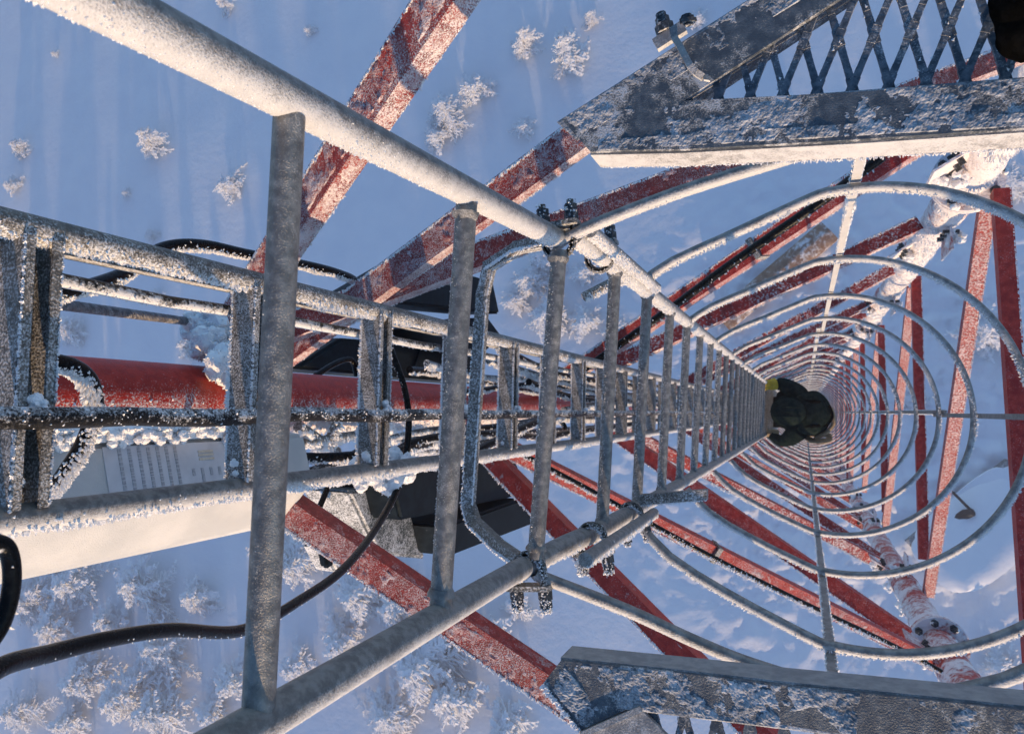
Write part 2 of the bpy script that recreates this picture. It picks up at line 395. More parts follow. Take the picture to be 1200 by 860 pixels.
def face(P, Q):
    d = (Q-P); d.z = 0; d.normalize(); n = Vector((d.y, -d.x, 0))
    if n.dot(P+Q) < 0: n = -n          # outward (away from the tower axis, near the origin)
    return n
cen = (LEG_L+LEG_U+LEG_R)/3
def facen(P, Q):
    n = Vector(((Q-P).y, -(Q-P).x, 0)).normalized()
    return n if n.dot((P+Q)/2-cen) > 0 else -n
N_LU, N_LR, N_UR = facen(LEG_L, LEG_U), facen(LEG_L, LEG_R), facen(LEG_U, LEG_R)
def angle_iron(a, b, n, wid, mat, dens=240, L=.018, th=.007, detail=True, label=None, flip=False, ip=1.0, sheet=None):
    """L profile: one flange in the tower face, the other pointing outwards along its upper edge"""
    bm = new(); d = (b-a).normalized(); up = n.cross(d).normalized()
    if up.z < 0: up = -up
    if flip: n = -n
    k = max(2, int((b-a).length/.08)) if detail else 2
    bar(bm, a, b, up*wid*ip*.5, n*th*.5, 0, k)
    o_ = up*(wid*ip*.5-th*.5)+n*(wid*.5+th*.5)
    bar(bm, a+o_, b+o_, n*wid*.5, up*th*.5, 0, k)
    if detail:
        e2 = up*(wid*ip*.5)+n*wid
        s = WIND
        for e in (e2, -up*wid*ip*.5):
            edge_rime(bm, a+e, b+e, dens*1.1, L*.62, (WIND+up*.25).normalized(), 1, wd=L*.17)
    if sheet:
        ln = (b-a).length
        rime_sheet(bm, a+o_+up*th*.5-n*wid*.5, d, n, ln, wid, up, .0042, .0036, sheet, freq=30, seed=a.x*3, mat=2)
        rime_sheet(bm, a-n*th*.5-up*wid*ip*.5, d, up, ln, wid*ip, -n, .0045, .0030, sheet+.1, freq=30, seed=a.y*5, mat=2)
    o = obj('brace', bm, [mat, M_rime, M_thin_red], tower)
    if label: o['label'] = label
    return o
def brace_px(p1, p2, P, n, wid, mat, dens=240, L=.018, off=.05, label=None, **kw):
    Pp = P + n*off*0
    a = on_plane(*p1, Vector((P.x, P.y, HC)), n); b = on_plane(*p2, Vector((P.x, P.y, HC)), n)
    return angle_iron(a, b, n, wid, mat, dens, L, label=label, **kw)
def brace_h(P, h1, Q, h2, n, wid, mat, dens=150, L=.025, **kw):
    a, b = V3(P.x, P.y, h1), V3(Q.x, Q.y, h2); d = (b-a).normalized()
    return angle_iron(a+d*.06, b-d*.06, n, wid, mat, dens, L, **kw)
# upper side of the picture
brace_px((283, 385), (610, -95), LEG_L, N_LU, .056, M_red_near, 700, .014, ip=.7, sheet=-.05, label='thickly rimed red brace crossed by rail shadows')
brace_px((318, 442), (722, 150), LEG_L, N_LU, .060, M_red_near, 700, .014, ip=.55, sheet=.25)
brace_px((330, 402), (1225, 62), LEG_L, N_LU, .058, M_red_near, 600, .014, ip=.6, sheet=.3)
brace_px((640, 467), (1092, 170), LEG_L, N_LU, .075, M_red_leg, 450, .02, label='clean red brace carrying a black cable')
brace_px((700, 443), (1078, 270), LEG_L, N_LU, .075, M_red_far, 400, .024)
# lower side of the picture
brace_px((232, 507), (705, 826), LEG_L, N_LR, .056, M_red_near, 700, .015, sheet=.15)
brace_px((520, 468), (930, 880), LEG_L, N_LR, .060, M_red_leg, 600, .016, sheet=.5)
brace_px((520, 478), (1108, 775), LEG_L, N_LR, .062, M_red_leg, 500, .018, sheet=.35, label='bright red brace with a taped joint and a black cable')
brace_px((705, 488), (1068, 738), LEG_L, N_LR, .085, M_red_leg, 350, .022)
brace_px((722, 492), (1050, 664), LEG_L, N_LR, .080, M_red_far, 450, .028)
for k in range(12):
    det = k < 4
    h = 2.62*(k+1)
    brace_h(LEG_U, 3.4+h, LEG_L, 4.0+h, N_LU, .075, M_red_far, 200, .03, detail=det)
    brace_h(LEG_L, 4.2+h, LEG_U, 5.25+h, N_LU, .075, M_red_far, 200, .03, detail=det)
    brace_h(LEG_R, 4.6+h, LEG_L, 5.0+h, N_LR, .075, M_red_far, 200, .03, detail=det)
    brace_h(LEG_L, 5.4+h, LEG_R, 6.6+h, N_LR, .075, M_red_far, 200, .03, detail=det)
FP = Vector((.76, 0, 0))
for p1, p2, wd_, mt in (((1163, 225), (1207, 860), .060, M_red_leg), ((1148, 242), (1082, 695), .062, M_red_lit), ((1068, 325), (1077, 655), .062, M_red_leg), ((1064, 335), (1034, 615), .062, M_red_lit),
                        ((1029, 382), (1034, 600), .062, M_red_leg), ((1027, 388), (1010, 575), .06, M_red_lit), ((1008, 399), (1010, 560), .06, M_red_leg), ((1250, 150), (1135, 830), .06, M_red_lit)):
    a, b = on_plane(*p1, Vector((FP.x, 0, HC)), Vector((1, 0, 0))), on_plane(*p2, Vector((FP.x, 0, HC)), Vector((1, 0, 0)))
    if p1[0] == 1250: continue
    angle_iron(a, b, Vector((1, 0, 0)), wd_, mt, 200, .018, flip=False, ip=1.0)
for k in range(3, 12):
    h = 2.6*k
    brace_h(LEG_U, 4.37+h, LEG_R, 6.15+h, N_UR, .07, M_red_lit, 220, .03, detail=False)
    brace_h(LEG_R, 6.6+h, LEG_U, 6.75+h, N_UR, .07, M_red_leg, 160, .02, detail=False)
def tape(px, py, P, n, wd, dxy):
    c = on_plane(px, py, Vector((P.x, P.y, HC)), n); q = on_plane(px+dxy[0], py+dxy[1], Vector((P.x, P.y, HC)), n); d = (q-c).normalized(); up_ = n.cross(d).normalized()
    bm = new(); bar(bm, c-d*.012, c+d*.012, up_*(wd*.5+.006), n*.010, 0, 2); up_ = up_ if up_.z > 0 else -up_
    bar(bm, c-d*.012+up_*wd*.5+n*wd*.5, c+d*.012+up_*wd*.5+n*wd*.5, n*(wd*.5+.008), up_*.008, 0, 2); edge_rime(bm, c-up_*wd*.5, c-up_*wd*.5+d*.02, 900, .012, WIND, 0)
    obj('tape_band', bm, [M_galv_rime], tower)
tape(840, 640, LEG_L, N_LR, .062, (10, 5)); tape(893, 300, LEG_L, N_LU, .075, (10, -6.6))
# gusset plates where the braces meet the legs
def gusset(c, h, n, s):
    bm = new(); p = V3(c.x, c.y, h) + s*.14
    t = Vector((-n.y, n.x, 0))
    prism(bm, [p-t*.10-Vector((0, 0, .16)), p+t*.10-Vector((0, 0, .10)), p+t*.10+Vector((0, 0, .10)), p-t*.10+Vector((0, 0, .16))], n*.01)
    for dz in (-.07, 0.02, .1):
        q = p+n*.005+Vector((0, 0, dz)); tube(bm, [q-n*.035, q+n*.04], .013, 6, 1)
    for _ in range(2): clump(bm, p+Vector((random.uniform(-.07, .07), -.03, random.uniform(-.1, .1))), .045, 9, 2, big=True)
    obj('gusset_plate', bm, [M_leg_snowy, M_bolt, M_rime], tower)
tU = (LEG_L-LEG_U).normalized(); tR = (LEG_L-LEG_R).normalized()
for h in (3.4, 5.15, 7.8, 10.4, 13): gusset(LEG_U, h, N_LU, tU)
for h in (4.35, 6.65, 9.2, 11.9): gusset(LEG_R, h, N_LR, tR)
for h in (4.4, 6.95, 9.5): gusset(LEG_U, h, N_UR, Vector((0, -1, 0)))
for h in (6.2, 8.8, 11.4): gusset(LEG_R, h, N_UR, Vector((0, 1, 0)))

# ------------------------------------------------------------------ climbing ladder
LX = -.316; YU, YL = .248, -.208
LXU, LXL = -.308, -.325
ladder = thing('climbing_ladder', 'galvanised pipe ladder running down from the camera, rime on its sunlit side', 'ladder', V3(LX, 0, 45))
u0, u1 = on_h(340, 117, .395), on_h(647, 277, .945)
l0, l1 = on_h(302, 848, .395), on_h(617, 662, .955)
def ext(a, b, ha):                    # point of line a-b at depth ha
    t = ((HC-ha)-a.z)/(b.z-a.z); return a+(b-a)*t
def rail(a, b, r, n_r, L, mat, np_=40):
    bm = new(); pts = seg_pts(a, b, np_); tube(bm, pts, r, 28, 0)
    if n_r: rime(bm, pts, r, n_r, L, 1, spread=.75)
    return obj('side_rail', bm, [mat, M_rime], ladder)
ru = rail(ext(u0, u1, .0), ext(u0, u1, .97), .0150, 2200, .0023, M_galv_rail, 60)
rl = rail(ext(l0, l1, .0), ext(l0, l1, .94), .0145, 900, .0016, M_galv_rail, 60)
for Y, h0 in ((YU, .985), (YL, .97)):
    bm = new(); pts = [V3(LXU if Y > 0 else LXL, Y, h0+(14-h0)*((i/80)**1.5)) for i in range(81)]
    if Y < 0: pts = catmull([on_h(600, 672, .92), on_h(617, 663, .96), V3(LXL-.012, YL-.001, 1.06), V3(LXL, YL, 1.2)], 5) + [p for p in pts if p.z < HC-1.22]
    tube(bm, pts, .0155, 20, 0); rime(bm, pts[:46], .0155, 1000, .0045, 1, spread=.6)
    obj('side_rail', bm, [M_galv_rail, M_rime], ladder)
    bm = new(); pts = [V3(LXU if Y > 0 else LXL, Y, 13.9+(HC-14)*i/10) for i in range(11)]
    tube(bm, pts, .0155, 10, 0); obj('side_rail', bm, [M_galv_rail, M_rime], ladder)
N_RUNG = 90
for n in range(N_RUNG):
    h = .395+.28*n
    if n == 0: a, b, r = u0, l0+(l0-u0)*.012, .0109
    elif n == 1: a, b, r = ext(u0, u1, h), ext(l0, l1, h), .0112
    elif n == 2: a, b, r = on_h(656, 284, h), on_h(627, 662, h), .0113
    else: a, b, r = V3(LXU, YU, h), V3(LXL, YL, h), .0108
    if n < 3: t = (b-a).normalized(); a = a+t*.0115; b = b-t*(.004 if n == 0 else .010)
    bm = new(); pts = seg_pts(a, b, 24 if n < 6 else 4)
    tube(bm, pts, r, 24 if n < 8 else 10, 0)
    if 0 < n < 8:
        for e, s_ in ((a, 1), (b, -1)):
            t = (b-a).normalized()*s_; q = e+t*.0145; tube(bm, [q-t*.004, q, q+t*.004], [r*1.25, r*1.18, r*1.0], 20, 0, wob=.3)
    if n < 10: rime(bm, pts, r, 3000 if n else 500, .0014+.0003*n, 1, W=Vector((-1, -.1, .3)), spread=1.2)
    if n == 0: tube(bm, [b+(a-b)*.006, b+(a-b)*.018], .0135, 24, 0)      # weld bead
    obj('rung', bm, [M_galv_clean, M_rime], ladder)
# splice tubes, clamps and U-bolts at the joint
for Y, sgn in ((YU, 1), (YL, -1)):
    bm = new()
    o_ = Vector((.030, .0, 0))
    pts = seg_pts(V3(LX+.032, Y+.004*sgn, .99), V3(LX+.030, Y+.004*sgn, 1.50), 14)
    tube(bm, pts, .0102, 18, 0); rime(bm, pts, .0102, 1500, .006, 1, spread=.6)
    obj('splice_tube', bm, [M_galv_rail, M_rime], ladder)
def ubolt(c, Y_dir, name='rail_clamp', r=.021, X_dir=Vector((0, 0, 0))):
    """U-bolt round the rail with two threaded ends, nuts and a plate"""
    bm = new(); out = Vector((X_dir.x, Y_dir, 0)).normalized(); side = Vector((-out.y, out.x, 0))
    for dz in (0, .0):
        pts = [c + out*.058 + side*r] + [c + side*r*math.cos(t)-out*r*math.sin(t) for t in np.linspace(0, math.pi, 12)] + [c + out*.058 - side*r]
        tube(bm, pts, .0052, 10, 0); rime(bm, pts, .0052, 1500 if Y_dir < 0 else 400, .004, 2, spread=1.2)
    box(bm, c+out*.024, side*.031, out*.0035, Vector((0, 0, .014)), 0)
    for s in (-1, 1):
        q = c+side*r*s+out*.024
        tube(bm, [q+out*.004, q+out*.016], .0105, 6, 1); tube(bm, [q+out*.018, q+out*.027], .0095, 6, 1)
        clump(bm, q+out*.012, .012 if Y_dir < 0 else .007, 5, 2)
        rime(bm, [q, q+out*.034], .008, 4000 if Y_dir < 0 else 900, .006, 2, spread=1.5)
    return obj(name, bm, [M_galv_rime, M_bolt, M_rime], ladder)
ubolt(on_h(655, 284, .965), 1, X_dir=Vector((-.1, 0, 0))); ubolt(V3(LX, YU, 1.16), 1, X_dir=Vector((-.1, 0, 0)))
ubolt(on_h(620, 667, .955), -1, X_dir=Vector((.1, 0, 0))); ubolt(V3(LX, YL, 1.14), -1, X_dir=Vector((.15, 0, 0))); ubolt(V3(LX, YL, 1.42), -1, X_dir=Vector((.3, 0, 0)))
# stub bar sticking out of the lower rail and flat tab on the upper one
bm = new(); a, b = on_h(751, 585, 1.45), on_h(829, 579, 1.45)
bar(bm, a, b, Vector((0, .010, 0)), Vector((0, 0, .012)), 0, 6); edge_rime(bm, a-Vector((0, .01, -.01)), b-Vector((0, .01, -.01)), 900, .005, WIND)
obj('stub_bar', bm, [M_galv_rime, M_rime], ladder)
bm = new(); a, b = on_h(684, 348, 1.32), on_h(742, 318, 1.38)
tube(bm, seg_pts(a, b, 6), .009, 12, 0); rime(bm, seg_pts(a, b, 6), .009, 1800, .007, 1)
obj('stub_bar', bm, [M_galv_rime, M_rime], ladder)

# U-shaped support bracket behind the ladder at the joint
bm = new()
bp = [on_h(655, 281, .99), on_h(608, 290, 1.03), on_h(574, 312, 1.07), on_h(566, 345, 1.08), on_h(549, 590, 1.08), on_h(556, 612, 1.07), on_h(585, 640, 1.02), on_h(618, 663, .97)]
pts = [bp[0], bp[1], bp[2], bp[3], bp[4], bp[5], bp[6], bp[7]]
for a, b in zip(pts[:-1], pts[1:]):
    t = (b-a).normalized(); sd_ = Vector((0, 0, 1)).cross(t).normalized(); e = t*.006
    bar(bm, a-e, b+e, sd_*.0088, t.cross(sd_).normalized()*.0088, 0, 4)
    edge_rime(bm, a-Vector((.008, .005, -.006)), b-Vector((.008, .005, -.006)), 1600, .0055, (WIND+Vector((-.5, 0, .3))).normalized(), 1)
    edge_rime(bm, a+Vector((.010, -.006, .008)), b+Vector((.010, -.006, .008)), 700, .004, (WIND+Vector((0, 0, .6))).normalized(), 1)
obj('support_bracket', bm, [M_galv_rime, M_rime], ladder)

# ------------------------------------------------------------------ safety cage
cage = thing('safety_cage', 'round safety cage of rimed hoops and straps tapering away below the camera', 'safety cage', V3(.1, 0, 45))
CXC, CR, CYC = .095, .408, -.004
def hoop_pts(h, n=44, h_end=None, full=True):
    up = [(LX+.012, YU), (-.24, .289), (-.14, .330), (-.04, .372)]
    dn = [(-.04, -.380), (-.14, -.336), (-.24, -.282), (LX+.012, YL-.012)]
    arc = [(CXC+CR*math.cos(t), CYC+CR*math.sin(t)) for t in np.linspace(R(100), R(-100), n)]
    P = up+arc+dn
    he = h if h_end is None else h_end
    return [V3(x, y, h+(he-h)*smoothst(x, LX, .4)) for x, y in P]
for j in range(0, 46):
    h = 1.42+.65*(j-1) if j else .95
    if h > 30: break
    bm = new(); pts = hoop_pts(h, 64 if j < 6 else 32, None if j else 1.07)
    pts = catmull(pts, 2) if j < 5 else pts
    if j == 0: pts = catmull([on_h(*q) for q in ((628, 672, .955), (640, 678, .96), (735, 715, 1.0), (816, 752, 1.03), (887, 780, 1.05), (1000, 812, 1.06), (1080, 815, 1.06), (1150, 803, 1.06), (1200, 787, 1.06), (1300, 735, 1.06), (1400, 600, 1.05),
                (1410, 400, 1.05), (1340, 240, 1.04), (1230, 160, 1.04), (1120, 140, 1.03), (1020, 150, 1.02), (940, 180, 1.0), (800, 224, .98), (700, 262, .97), (657, 282, .965))], 5)
    tube(bm, pts, .0094 if j else .0088, 14 if j < 6 else 8, 0)
    if j < 14: rime(bm, pts, .0092 if j else .0084, max(120, 1300/(1+.35*j)), .0036+.0009*j if j else .0026, 1, spread=.4)
    obj('hoop', bm, [M_cage, M_rime], cage)
def strap(x, y, h0, h1, out, frost=0.5):
    bm = new(); o_ = Vector((out[0], out[1], 0)); s = Vector((-o_.y, o_.x, 0)); c = .0155
    a, b = V3(x+out[0]*c, y+out[1]*c, h0), V3(x+out[0]*c, y+out[1]*c, h1)
    bar(bm, a, b, s*.0078, o_*.003, 0, 30)
    edge_rime(bm, a+s*.0078, a.lerp(b, .3)+s*.0078, 260, .008, WIND); edge_rime(bm, a-s*.0078, a.lerp(b, .3)-s*.0078, 260, .008, WIND)
    obj('strap', bm, [M_cage, M_rime], cage)
strap(.085, .405, 1.15, 4.3, (0, 1)); strap(.065, .405, 3.9, 28, (0, 1))
strap(.042, -.408, .9, 28, (0, -1))
strap(CXC+CR, .0, .9, 3.6, (1, 0)); strap(CXC+CR, .012, 3.3, 28, (1, 0))


# ------------------------------------------------------------------ cable ladder
TX = -.75; TYU, TYL = .174, -.126
tray = thing('cable_ladder', 'narrow rimed galvanised cable ladder behind the climbing ladder, carrying black feeder cables', 'cable ladder', V3(TX, 0, 45))
for Y, lip in ((TYU, 1), (TYL, -1)):
    bm = new(); pts = [V3(TX, Y, .15+13*((i/90)**1.5)) for i in range(91)]
    tube(bm, pts, .0150, 20, 0); rime(bm, pts[:60], .0150, 1500, .0065, 1, spread=.55)
    if lip > 0:
        bar(bm, pts[0]+Vector((-.035, -.012, 0)), V3(TX-.035, Y-.012, 9), Vector((.012, 0, 0)), Vector((0, .003, 0)), 0, 20)
    obj('side_rail', bm, [M_galv_rime if lip > 0 else M_galv_rail, M_rime], tray)
    bm = new(); tube(bm, [V3(TX, Y, 13.1), V3(TX, Y, 44.8)], .0165, 10, 0); obj('side_rail', bm, [M_galv_rime, M_rime], tray)
for k in range(0, 60):
    h = .51+.333*k
    bm = new(); c0, c1 = V3(TX-.004, TYU-.010, h), V3(TX-.004, TYL+.010, h)
    X, Z = Vector((1, 0, 0)), Vector((0, 0, 1)); w_ = .0205; th = .0016
    n_ = 10 if k < 8 else 2
    bar(bm, c0-X*w_, c1-X*w_, X*th, Z*w_, 0, n_)                           # web
    for s in (-1, 1):
        bar(bm, c0+Z*(w_-th)*s, c1+Z*(w_-th)*s, X*(w_-th), Z*th, 0, n_)     # flanges
        bar(bm, c0+X*(w_-.001)+Z*(w_-.0055)*s, c1+X*(w_-.001)+Z*(w_-.0055)*s, X*th, Z*.0055, 0, n_)   # lips
    if k < 8:
        for s in (-1, 1):
            edge_rime(bm, c0+X*w_+Z*w_*s, c1+X*w_+Z*w_*s, 700, .005, (Z*.5+X).normalized()); edge_rime(bm, c0-X*w_+Z*w_, c1-X*w_+Z*w_, 700, .005, (Z-X).normalized())
    obj('strut_rung', bm, [M_galv_rime, M_rime], tray)
    if k < 10:
        bm = new(); p = c0.lerp(c1, .62)+X*.026
        clump(bm, p, .015, 12, 0, .6, big=k < 4); obj('rime_clump', bm, M_rime, tray)
        if k < 6: bm = new(); clump(bm, c1+X*.018+Vector((-.02, .015, .01)), .020, 12, 0, big=k < 4); obj('rime_clump', bm, M_rime, tray)

# ------------------------------------------------------------------ cables
def cable(pts, r, mat, label, group=None, rn=0, rl_=.004, name='cable', n=10, W=WIND, spread=.7):
    bm = new(); c = catmull(pts, n); tube(bm, c, r, 16, 0)
    if rn: rime(bm, c, r, rn, rl_, 1, W=W, spread=spread)
    o = obj(name, bm, [mat, M_rime]); tag(o, label, 'cable', group); return o
def pxs(L): return [on_h(x, y, h) if h > 0 else on_x(x, y, h) for x, y, h in L]
cable(pxs([(-60, 830, -.52), (0, 782, -.55), (60, 765, -.58), (130, 748, -.6), (200, 738, -.62), (285, 738, -.66), (350, 704, -.70), (405, 664, -.74), (445, 612, -.80), (470, 560, -.84), (479, 500, -.86), (474, 455, -.88), (460, 415, -.90), (452, 385, -.95)]),
      .0076, M_cable, 'black cable sagging across the open snow at lower left and looping up behind the ladder', rn=160, rl_=.003)
cable(pxs([(-30, 635, -.45), (6, 640, -.45), (14, 680, -.45), (2, 730, -.45), (-25, 770, -.45)]), .0052, M_cable, 'short glossy black cable loop cut by the left edge, under the white antenna', rn=100, rl_=.003)
cable(pxs([(20, 360, -.88), (60, 346, -.9), (105, 335, -.92), (150, 318, -.95), (190, 291, -.98), (235, 287, -.98), (290, 298, -.98), (345, 308, -.98), (395, 320, -.98), (420, 333, -1.0), (440, 365, -1.04), (445, 395, -1.1)]),
      .0098, M_cable, 'thick black cable arching over the top rail of the cable ladder, rime along its underside', rn=2600, rl_=.0065, spread=.45)
cable(pxs([(20, 424, -.80), (55, 424, -.80), (85, 430, -.80), (105, 447, -.81), (111, 480, -.83), (98, 520, -.85), (78, 552, -.88), (60, 578, -.92)]),
      .0105, M_cable, 'frost topped black hose bending down in front of the red leg at left', rn=3000, rl_=.0075, spread=.6)
for i, (Y, dx, r, lab, m) in enumerate([
        (-.022, .030, .0112, 'black cable tied along the middle of the cable ladder, crusted with rime', M_cable_top),
        (.132, -.045, .0085, 'crusted dark cable running just under the top rail of the cable ladder', M_cable_rime)]):
    bm = new(); pts = [V3(TX+dx, Y+.004*noise.noise(Vector((i*7, k*.3, 0))), .15+13*((k/120)**1.5)) for k in range(121)]
    tube(bm, pts, r, 16, 0, wob=.12); rime(bm, pts[:70], r, 420, .0045, 1, W=Vector((.3, .2 if i == 0 else -1, .9)), spread=1.6)
    o = obj('cable', bm, [m, M_rime]); tag(o, lab, 'cable', 'feeder cables on the cable ladder')
BL = ['uppermost', 'second', 'third', 'fourth', 'fifth', 'sixth', 'lowest']
for i in range(7):
    Y = .11-.032*i; X = TX-.10-.03*(i % 3)
    bm = new(); pts = []
    for k in range(100):
        h = 1.9+.25*(i % 4)+11*((k/99)**1.4); e = max(0, 1-(h-1.9)/1.2)
        pts.append(V3(X-.10*e*e*(i % 2)+.01*math.sin(h*2+i), Y+(.10*e*e*(1 if i < 3 else -1))+.012*math.sin(h*2.3+i*1.7), h))
    tube(bm, pts, .0125, 12, 0, wob=.1); rime(bm, pts[:70], .0125, 500, .010, 1, spread=.6)
    o = obj('cable', bm, [M_cable_rime if i % 2 else M_cable, M_rime]); tag(o, '%s of seven black cables bundled behind the cable ladder' % BL[i], 'cable', 'bundled black cables')
cable(pxs([(440, 560, -1.0), (480, 520, -.98), (560, 508, -.95), (640, 512, -.95), (662, 505, -.97), (650, 490, -1.0), (600, 497, -1.02), (540, 505, -1.04)]), .011, M_cable, 'black cable coiled back on itself between the ladder and the lower diagonal braces', rn=400, rl_=.008)
cable(pxs([(330, 560, -1.2), (390, 545, -1.15), (440, 520, -1.12), (500, 505, -1.1), (560, 500, -1.1)]), .011, M_cable_rime, 'rimed black cable sloping up below the red leg', rn=800, rl_=.012)
cable(pxs([(370, 440, -1.5), (395, 425, -1.5), (412, 422, -1.5), (418, 440, -1.5)]), .010, M_cable, 'small black jumper loop above the red leg')
cable(pxs([(395, 545, -1.35), (372, 600, -1.35), (366, 612, -1.35), (380, 624, -1.3), (400, 622, -1.3)]), .009, M_cable, 'thin black jumper looped under the lower left brace')
for i, (x0, y0, x1, y1, hh, r) in enumerate([(330, 535, 700, 500, -1.05, .011), (350, 550, 560, 520, -1.1, .012), (480, 440, 760, 470, -1.15, .011), (500, 428, 740, 455, -1.0, .010), (540, 450, 750, 462, -.95, .009), (470, 525, 600, 515, -1.0, .012)]):
    pl = [(x0+(x1-x0)*t, y0+(y1-y0)*t+9*math.sin(t*6+i*2)*(1-t), hh+.08*math.sin(t*5+i)) for t in np.linspace(0, 1, 8)]
    cable(pxs(pl), r, M_cable_rime if i % 2 else M_cable, ['lowest loose black cable just above the lower rail of the cable ladder', 'rimed loose cable climbing to the right beneath the red leg', 'rimed cable drooping over the far end of the red leg',
        'black cable along the top of the red leg far end', 'thin rimed cable nearest the rungs above the red leg end', 'short thick black cable under the red leg behind the second rung'][i], 'loose feeder cables', rn=700, rl_=.010, spread=.5)
bm = new()
for px, py, r in ((458, 548, .055), (440, 552, .045), (478, 546, .04), (425, 560, .03)): clump(bm, on_x(px, py, -.86), r, 14, 0, big=True)
tag(obj('snow_pile', bm, M_rime), 'smooth heap of snow lodged on the lower rail against the third strut', 'snow heap')
# wire rope
bm = new(); a, b = on_x(55, 355, -1.15), on_x(222, 377, -1.35)
for s in range(6):
    pts = []
    for k in range(121):
        p = a.lerp(b, k/120); t = (b-a).normalized(); u, v = frame(t); an = s*math.pi/3+k*.62
        pts.append(p+(u*math.cos(an)+v*math.sin(an))*.0062)
    tube(bm, pts, .0040, 6, 0)
tag(obj('wire_rope', bm, M_steelrope), 'twisted steel wire rope ending at the rime lump on the red leg', 'wire rope')
# feeder on the upper red brace
nLU = N_LU
def brace_cable(pl, P, n, off, r, label, rn):
    pts = [on_plane(x, y, Vector((P.x, P.y, HC)), n)-n*off for x, y in pl]
    return cable(pts, r, M_cable, label, rn=rn, rl_=.012)
brace_cable([(650, 452), (697, 418), (787, 354), (835, 318), (884, 283), (960, 230), (1030, 178)], LEG_L, N_LU, .02, .017, 'black cable strapped along the top edge of the clean upper red brace', 60)
brace_cable([(600, 532), (700, 585), (745, 610), (830, 656), (930, 706), (1040, 758), (1100, 790)], LEG_L, N_LR, .02, .010, 'thin black cable following the underside of the bright red lower brace', 500)

# ------------------------------------------------------------------ white panel antenna
ant = thing('panel_antenna', 'white upright panel antenna beside the red leg with a printed label', 'antenna', V3(-1.05, -.17, 1.29))
def vbox(bm, foot, h0, h1, mat=0):
    prism(bm, [V3(x, y, h0) for x, y in foot], Vector((0, 0, -(h1-h0))), mat)
E1, E2, E3 = (-1.0, -.071), (-.970, -.171), (-1.04, -.255)
bm = new(); vbox(bm, [E1, E2, E3, (-1.11, -.282), (-1.16, -.17), (-1.09, -.06)], .1, 1.29)
bmesh.ops.bevel(bm, geom=[e for e in bm.edges], offset=.008, segments=2, affect='EDGES')
obj('radome', bm, M_white, ant)
bm = new(); vbox(bm, [(-.988, -.051), (-.998, -.070), (-1.09, -.058), (-1.08, -.034)], .1, 1.13)
for h in np.arange(.45, 1.15, .03): clump(bm, V3(-.992, -.062, h), .020, 5, 0, big=True)
edge_rime(bm, V3(-.988, -.051, .3), V3(-.988, -.051, 1.13), 900, .012, Vector((1, .4, .3)).normalized(), 0)
rv = V3(E2[0], E2[1], 0)
for h in np.arange(.35, 1.26, .008): clump(bm, V3(-.973+random.uniform(-.006, .003), -.162+random.uniform(-.013, .013), h), random.uniform(.004, .007), 2, 0)
edge_rime(bm, V3(-.970, -.165, .3), V3(-.970, -.165, 1.28), 3500, .006, Vector((.6, -1, .3)).normalized(), 0)
obj('rime_crust', bm, M_rime, ant)
# label on the face between E1 and E2
e1, e2 = Vector((E1[0], E1[1], 0)), Vector((E2[0], E2[1], 0)); fd = (e2-e1).normalized(); fn = Vector((-fd.y, fd.x, 0))
if fn.x < 0: fn = -fn
def lab(bm, s0, s1, h0, h1, off):
    L_ = (e2-e1).length
    q = [e1+fd*L_*s+fn*off+Vector((0, 0, HC-h)) for s, h in ((s0, h0), (s1, h0), (s1, h1), (s0, h1))]
    prism(bm, q, fn*.0006)
bm = new(); lab(bm, .06, .80, .80, 1.15, .0008); lo_ = obj('label', bm, M_label, ant)
bm = new()
for c in range(7):
    hh = .825+.018*c
    s = .10
    while s < .74:
        e = s+random.uniform(.02, .07); lab(bm, s, min(e, .77), hh, hh+.006, .0018); s = e+.015
obj('label_text', bm, M_print, lo_); bm = new()
for c in range(4):
    hh = .965+.02*c; lab(bm, .5, .5+random.uniform(.1, .3), hh, hh+.006, .0018)
obj('label_text', bm, M_print, lo_)
bm = new()
for s in (.2, .26, .33): lab(bm, s, s+.04, .985, 1.02, .0018)
obj('label_mark', bm, M_printtan, lo_)
bm = new()
for s in (.18, .24, .30): lab(bm, s, s+.045, 1.08, 1.093, .0018)
obj('label_mark', bm, M_printred, lo_)

# ------------------------------------------------------------------ dark equipment boxes
def px_box(name, label, quad, X, dX, mat, cat='radio unit', group='dark radio units on the tower', extra=True, tilt=0.):
    q = [on_x(x, y, X+tilt*i) for i, (x, y) in enumerate(quad)]
    c = sum(q, Vector())/4
    t = thing(name, label, cat, c, group)
    bm = new(); prism(bm, q, Vector((dX, 0, 0)))
    bmesh.ops.bevel(bm, geom=[e for e in bm.edges], offset=.012, segments=2, affect='EDGES')
    obj('housing', bm, mat, t)
    if extra:
        bm = new(); a, b, cc, d = q
        for s in (.5,):
            bar(bm, a.lerp(d, s)+Vector((.006, 0, 0)), b.lerp(cc, s)+Vector((.006, 0, 0)), (d-a).normalized()*.008, Vector((.005, 0, 0)))
        obj('cover_ridge', bm, mat, t)
    return t
px_box('radio_unit', 'upper dark grey radio unit under the lower rail of the cable ladder', [(455, 545), (600, 530), (622, 578), (470, 610)], -1.30, -.3, M_box, extra=False)
px_box('radio_unit', 'lower dark radio unit below the gap, crossed by the bent support bracket', [(520, 616), (612, 584), (630, 612), (528, 652)], -1.28, -.28, M_box, extra=False)
px_box('radio_unit', 'speckled rime covered grey box between the two lower left braces', [(408, 575), (470, 566), (500, 655), (445, 650)], -1.42, -.2, M_boxr, extra=False)
px_box('radio_unit', 'dark teal radio unit showing between the two upper braces', [(425, 352), (497, 306), (578, 330), (586, 368)], -1.62, -.25, M_box, extra=False)
